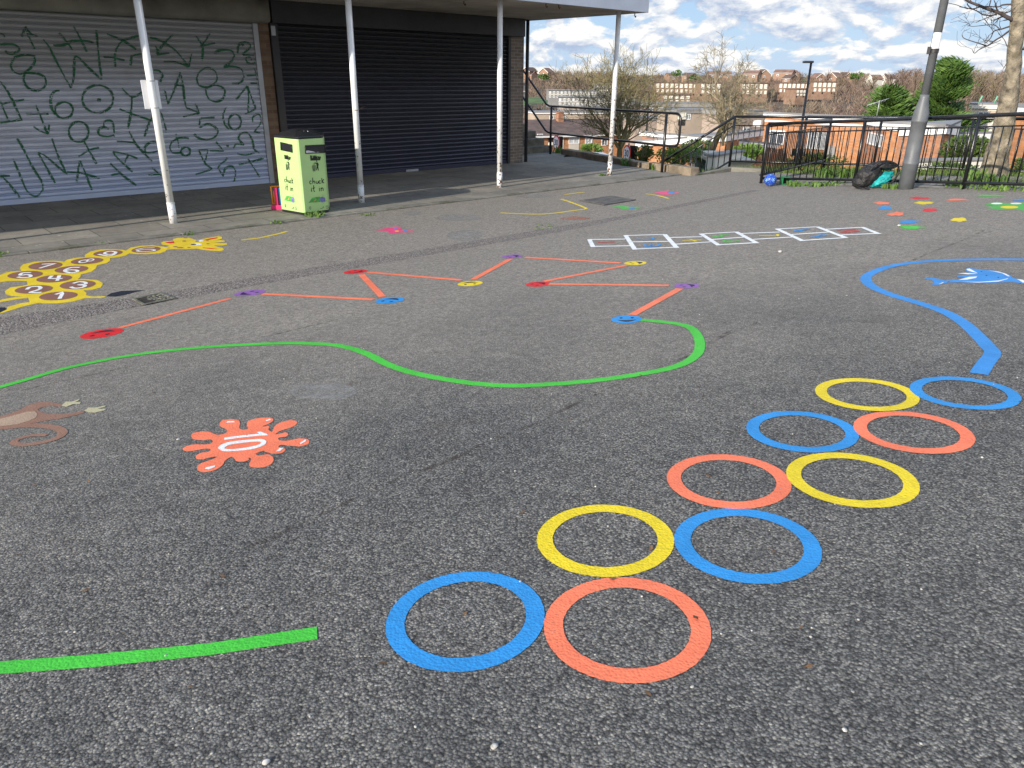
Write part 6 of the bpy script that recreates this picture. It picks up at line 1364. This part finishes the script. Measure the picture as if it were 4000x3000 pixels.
# ================================================================== FAR HILLSIDE: TERRACES, FLATS, SKYLINE HOUSES
RECTS = []
def terrace(label, px0, px1, py0, py1, D, units, style, group):
    RECTS.append((px0, px1, py0 - 4, py1 + 2, D)); hgt = (py1 - py0) / FPX * D * 1.04
    h = House('terrace_block', label, (px0, D), (px1, D * 1.01), py0, at_d(px0, py1, D).z - 3, 8, 'tile_hung' if style == 'town' else 'grey_clad', 'terraced houses', group)
    zt = h.zt; uw = h.w / units
    MB().obox(h.fr(-.2, .4, zt + .003), h.ex * (h.w + .4), -h.n * 8.6, UP * .35).build('roof', M['flat_grey' if style != 'town' else 'tile_brown'], h.e)
    if style == 'town':
        for i in range(units):
            x = i * uw; MB().obox(h.fr(x + .12 * uw, .002, zt - hgt * .40), h.ex * uw * .62, h.n * .25, UP * hgt * .36).build('bay_panel', M['white_clad'], h.e)
            h.win_at(x + .22 * uw, zt - hgt * .32, uw * .30, hgt * .20, 0, t=.10)
            MB().obox(h.fr(x + .30 * uw, .002, zt - hgt * .78), h.ex * uw * .5, h.n * .2, UP * hgt * .26).build('bay_panel', M['white_clad'], h.e)
            if i % 2 == 0: MB().obox(h.fr(x + .04 * uw, .002, zt - hgt), h.ex * uw * .34, h.n * .05, UP * hgt * .18).build('garage_door', M['dark_open'], h.e)
    else:
        for r in range(2):
            z = zt - hgt * (.46 + .5 * r)
            for i in range(units):
                x = i * uw; h.win_at(x + .12 * uw, z + hgt * .05, uw * .5, hgt * .28, 1, t=.14, glass='dark_open' if (i + r) % 3 else 'curtain')
        MB().obox(h.fr(0, .002, zt - hgt * .56), h.ex * h.w, h.n * .3, UP * hgt * .07).build('balcony_band', M['white_clad'], h.e)
    return h
TGp = 'white and brown terraces across the valley'
terrace('white and brown terrace across the valley, behind the two bare trees, left block', 2562, 2728, 324, 362, 430, 9, 'town', TGp)
terrace('short white and brown terrace block hidden behind the crooked bare tree', 2738, 2820, 325, 366, 425, 4, 'town', TGp)
terrace('white and brown terrace block right of the crooked bare tree crown', 2897, 3002, 326, 368, 425, 6, 'town', TGp)
terrace('white and brown terrace block left of the slim street lamp top', 3044, 3164, 325, 360, 440, 7, 'town', TGp)
terrace('white and brown terrace block right of the slim street lamp', 3178, 3270, 321, 357, 440, 5, 'town', TGp)
terrace('small lower terrace end below the slim street lamp head', 3112, 3152, 350, 374, 400, 3, 'town', TGp)
FGp = 'grey flats across the valley'
terrace('long grey block of flats in the valley, upper one left of the fourth post', 2144, 2338, 353, 379, 330, 13, 'flats', FGp)
terrace('long grey block of flats in the valley, lower row', 2182, 2492, 380, 408, 310, 18, 'flats', FGp)
terrace('grey block of flats farther up, right of the fourth post', 2332, 2458, 329, 366, 370, 8, 'flats', FGp)
terrace('white block end seen just beside the shop corner', 2010, 2051, 326, 376, 300, 2, 'flats', FGp)
terrace('red brick houses below the left white terrace', 2590, 2700, 372, 402, 300, 5, 'town', TGp)
SKG = 'small houses along the far skyline'
sky_houses = [(2040, 2068, 277, 1, 'brick house with white gable edge at the left end of the skyline'), (2072, 2099, 277, 1, 'second gabled brick house on the left skyline'), (2106, 2140, 281, 1, 'gabled brick house with pale side roof on the left skyline'), (2142, 2164, 281, 0, 'brown roofed house beside the left gabled ones'),
              (2044, 2076, 292, 0, 'brick house below the left gabled skyline houses'), (2616, 2650, 298, 0, 'red roofed house on the skyline above the left terrace'), (2664, 2700, 296, 0, 'second red roofed house above the left terrace'), (2770, 2860, 290, 0, 'long red roofed building on the skyline behind the crooked tree'), (2900, 2960, 288, 0, 'brown roofed building on the skyline right of the crooked tree'),
              (2966, 3012, 290, 1, 'orange brick gabled house on the skyline right of the crooked tree'), (3022, 3094, 284, 0, 'long red roofed building on the skyline left of the street lamp'), (3096, 3124, 286, 0, 'orange brick house on the skyline left of the street lamp top'), (3056, 3088, 305, 0, 'red roofed house just above the terrace left of the street lamp'), (3190, 3226, 302, 1, 'brick house with dormer gable above the right terrace'),
              (3228, 3268, 300, 1, 'orange brick house above the right end of the terrace'), (3300, 3330, 296, 1, 'small brick house near a dark evergreen on the skyline'), (3386, 3412, 306, 1, 'white gabled house on the right skyline, left one'), (3414, 3438, 307, 1, 'white gabled house on the right skyline, middle one'), (3440, 3464, 304, 1, 'white gabled house on the right skyline, right one'), (3330, 3372, 304, 0, 'low brown roofed house between the skyline trees')]
for i, (x0, x1, py, gab, lab) in enumerate(sky_houses):
    D = 560 + 25 * (i % 4); pale = 3380 < x0; RECTS.append((x0, x1, py - 12, py + 5, D))
    h = House('skyline_house', lab, (x0, D), (x1, D * (1.006 if i % 2 else .994)), py, at_d(x0, py + 14, D).z - 2, 8.5, 'white_clad' if pale else 'brickF', 'house', SKG)
    if gab:
        g = MB(); w2 = h.w / 2; rise = h.w * .34
        g.poly([h.fr(0, .02, h.zt), h.fr(h.w, .02, h.zt), h.fr(w2, .02, h.zt + rise)]); g.build('gable', M['white_clad' if pale else 'brickF'], h.e)
        r = MB(); ov = .5
        for sgn in (0, 1):
            a = h.fr(-ov if sgn == 0 else h.w + ov, .5, h.zt - .5); b = h.fr(w2, .5, h.zt + rise + .12); r.obox(a, b - a, -h.n * 9.4, UP * .3)
        r.build('roof', M['tile_red' if i % 3 else 'tile_brown'], h.e)
        t_ = MB()
        for sgn in (0, 1): a = h.fr(-ov if sgn == 0 else h.w + ov, .55, h.zt - .7); b = h.fr(w2, .55, h.zt + rise - .05); t_.obox(a, b - a, h.n * .12, UP * .45)
        t_.build('barge_board', M['white_clad'], h.e)
    else: h.pitched(2.2, 'tile_red' if i % 3 else 'tile_brown', .4)
    for k in range(max(1, int(h.w / 5))): h.win_at(h.w * (k + .35) / max(1, int(h.w / 5)), h.zt - 2.2, 1.6, 1.3, 0, t=.2)
# green field and lower road seen left
M['field'] = simple('meadow_grass', (0.085, 0.15, 0.04), .95, .4, .25, 0)
fmh = MB(); fp = [(2040, 380, 290), (2100, 378, 300), (2140, 392, 290), (2140, 402, 262), (2080, 408, 250), (2020, 412, 240), (2010, 385, 280)]
fmh.poly([at_d(x, y, D) for x, y, D in fp]); tag(fmh.build('meadow', M['field']), kind='structure')
RECTS.append((2010, 2135, 366, 412, 240))

# ================================================================== WOODS
def m_wood():
    m, t, p = new_mat('winter_twigs'); co = world_co(t); n = noise_(t, co, .035, 4, .6); n2 = noise_(t, co, .5, 3)
    c = ramp_(t, n, [(.32, (0.175, 0.115, 0.096)), (.48, (0.215, 0.155, 0.118)), (.60, (0.245, 0.195, 0.135)), (.72, (0.16, 0.15, 0.08))])
    c = mix_(t, 1.0, c, ramp_(t, n2, [(.3, (.62, .62, .62)), (.7, (1.35, 1.35, 1.35))]), 'MULTIPLY'); L(t, c, p.inputs['Base Color']); p.inputs['Roughness'].default_value = 1; return m
M['wood'] = m_wood()
def fan_tree(mb, b, h, w_, n, q, wid):
    # trunk sliver and a fan of twigs, dense towards the top and edge
    mb.tube([b, b + UP * h * .6], [wid * 1.3, wid * .5], 4, False, False)
    for i in range(n):
        a = q.uniform(0, 6.28); f = q.uniform(.12, .75); r = w_ * q.uniform(.0, .5) * (1.1 - f * .5); p = b + Vector((cos(a) * r * .6, sin(a) * r * .6, h * f)); ln = h * q.uniform(.16, .42) * (1.15 - f * .5)
        d = Vector((cos(a) * w_ * .5, sin(a) * w_ * .5, h * q.uniform(.18, .75))).normalized(); e_ = p + d * ln; k = d.cross(Vector((q.uniform(-1, 1), q.uniform(-1, 1), q.uniform(-1, 1)))).normalized() * wid * q.uniform(.5, 1.1)
        o = len(mb.v); mb.v += [p - k, p + k, e_]; mb.f.append((o, o + 1, o + 2)); mb.sm.append(False)
q = random.Random(11); wd_ = MB(); cnt = 0
def clear(px, pt, pb, D, half):
    for x0, x1, y0, y1, d in RECTS:
        if D < d and (d < 500 or q.random() < .5) and px + half > x0 and px - half < x1 and pt < y1 and pb > y0: return False
    return True
for i in range(7000):
    if cnt > 1750: break
    px = q.uniform(1990, 4150); D = 170 + 560 * q.random() ** .8; d = ray(px, 300); s = D / sqrt(d.x ** 2 + d.y ** 2); x, y = d.x * s, d.y * s; z = H(x, y); h_ = q.uniform(5, 10.5) * (.85 if D < 300 else 1)
    pb = proj((x, y, z)); pt = proj((x, y, z + h_)); half = h_ * .3 * FPX / D
    lim = 262 if px > 3500 else (272 if px > 2100 and px < 2420 else 284)
    if pt[1] < lim - 6 or not clear(pb[0], pt[1], pb[1], D, half): continue
    fan_tree(wd_, Vector((x, y, z - .3)), h_, h_ * q.uniform(.55, .85), 75 if D < 330 else 46, q, .05 + D * .00030); cnt += 1
tag(wd_.build('far_woods', M['wood']), 'brown leafless woods covering the far hillside', kind='stuff')
STG = 'bare trees standing up on the far skyline'
for i, (px, top, D, wpx) in enumerate([(2175, 262, 520, 40), (2215, 254, 470, 56), (2262, 250, 480, 60), (2310, 262, 500, 50), (2345, 270, 520, 40), (2690, 282, 560, 36), (2720, 288, 560, 30), (3130, 270, 560, 40), (3240, 268, 540, 44), (3300, 264, 530, 52), (3350, 268, 540, 44), (3420, 284, 540, 40), (3490, 268, 500, 60), (3540, 262, 480, 56), (3590, 258, 470, 50), (3770, 238, 430, 70), (3815, 246, 430, 60), (3850, 258, 440, 56), (3905, 262, 440, 60), (3980, 250, 430, 70), (4050, 250, 430, 70)]):
    t_ = at_d(px, top, D); zb = H(t_.x, t_.y); hh = t_.z - zb; b = Vector((t_.x, t_.y, zb)); e = thing('bare_tree', 'leafless brown tree standing out on the far wooded skyline', 'tree', tuple(b), STG)
    MB().tube([b - UP, b + UP * hh * .6], [.45, .16], 5).build('trunk', M['bark_olive'], e); mb = MB(); fan_tree(mb, b, hh, wpx / FPX * D, 190, random.Random(i), .17); mb.build('crown', M['wood'], e)
for px, top, bot, D, wpx, lab in [(2125, 292, 312, 480, 40, 'dark ivy-covered tree below the left skyline houses'), (2645, 276, 300, 540, 30, 'dark evergreen on the skyline above the left terrace'), (2716, 292, 318, 540, 34, 'dark evergreen beside the skyline red roofs'), (3345, 284, 316, 520, 34, 'dark evergreen on the skyline right of the terrace'), (2700, 586, 600, 300, 4, '')][:4]:
    a = at_d(px, top, D); b = at_d(px, bot, D); k = wpx / FPX * D / 2; e = thing('evergreen_tree', lab, 'tree', tuple(b)); leaf_cloud(MB(), (a + b) / 2, (k, k, (a.z - b.z) / 2), 420, 1.0, px).build('crown', M['leaf_con'], e); MB().tube([b - UP * 2, a], .2, 5).build('trunk', M['bark_olive'], e)

# ================================================================== LITTER AND LOOSE STONES
peb = MB(); q = random.Random(21)
for i in range(90):
    px, py = q.uniform(0, 4000), 900 + 2050 * q.random() ** 1.3
    P = G(px, py); 
    if P.x > 13.9: continue
    r = q.uniform(.002, .005) * (1.5 if q.random() < .05 else 1); peb.ball(P + UP * (r * .4), (r * q.uniform(.7, 1.5), r, r * .55), 6, 4)
M['pebble'] = simple('pale_chippings', (0.50, 0.47, 0.42), .85, .4, 60, 0)
tag(peb.build('loose_chippings', M['pebble']), 'small pale chippings scattered over the tarmac', kind='stuff')
for (v, x, y, lab) in [(X2, 942, 425, 'white stone lying beside the long blue paint splash'), (X3, 1410, 257, 'flat white scrap on the tarmac below the hopscotch'), (V7, 1185, 540, 'white pebble left of the orange splat'), (V0, 1068, 1614, 'small white scrap at the bottom edge of the tarmac'), (V0, 575, 1648, 'white scrap at the very bottom edge')]:
    P = G(*v((x, y))[0]); big = .022 if v in (X2, X3) else .008; tag(MB().ball(P + UP * big * .4, (big * 1.3, big, big * .6), 10, 6, lambda d: 1 + .2 * mn.noise(d * 3 + P)).build('stone', M['pebble'], origin=tuple(P)), lab, 'stone')
lf = MB()
for i in range(60):
    px, py = q.uniform(0, 4000), 950 + 1900 * q.random(); P = G(px, py, .006)
    if P.x > 13.9: continue
    a = q.uniform(0, 6.28); s = q.uniform(.006, .016); d = Vector((cos(a), sin(a), q.uniform(0, .3))); e_ = Vector((-sin(a), cos(a), q.uniform(-.2, .2))) * .5; lf.poly([P + d * s, P + e_ * s, P - d * s, P - e_ * s])
M['deadleaf'] = simple('dead_leaf', (0.16, 0.085, 0.04), .9, .4, 50, 0); tag(lf.build('leaf_litter', M['deadleaf']), 'scattered dead leaf scraps on the tarmac', kind='stuff')
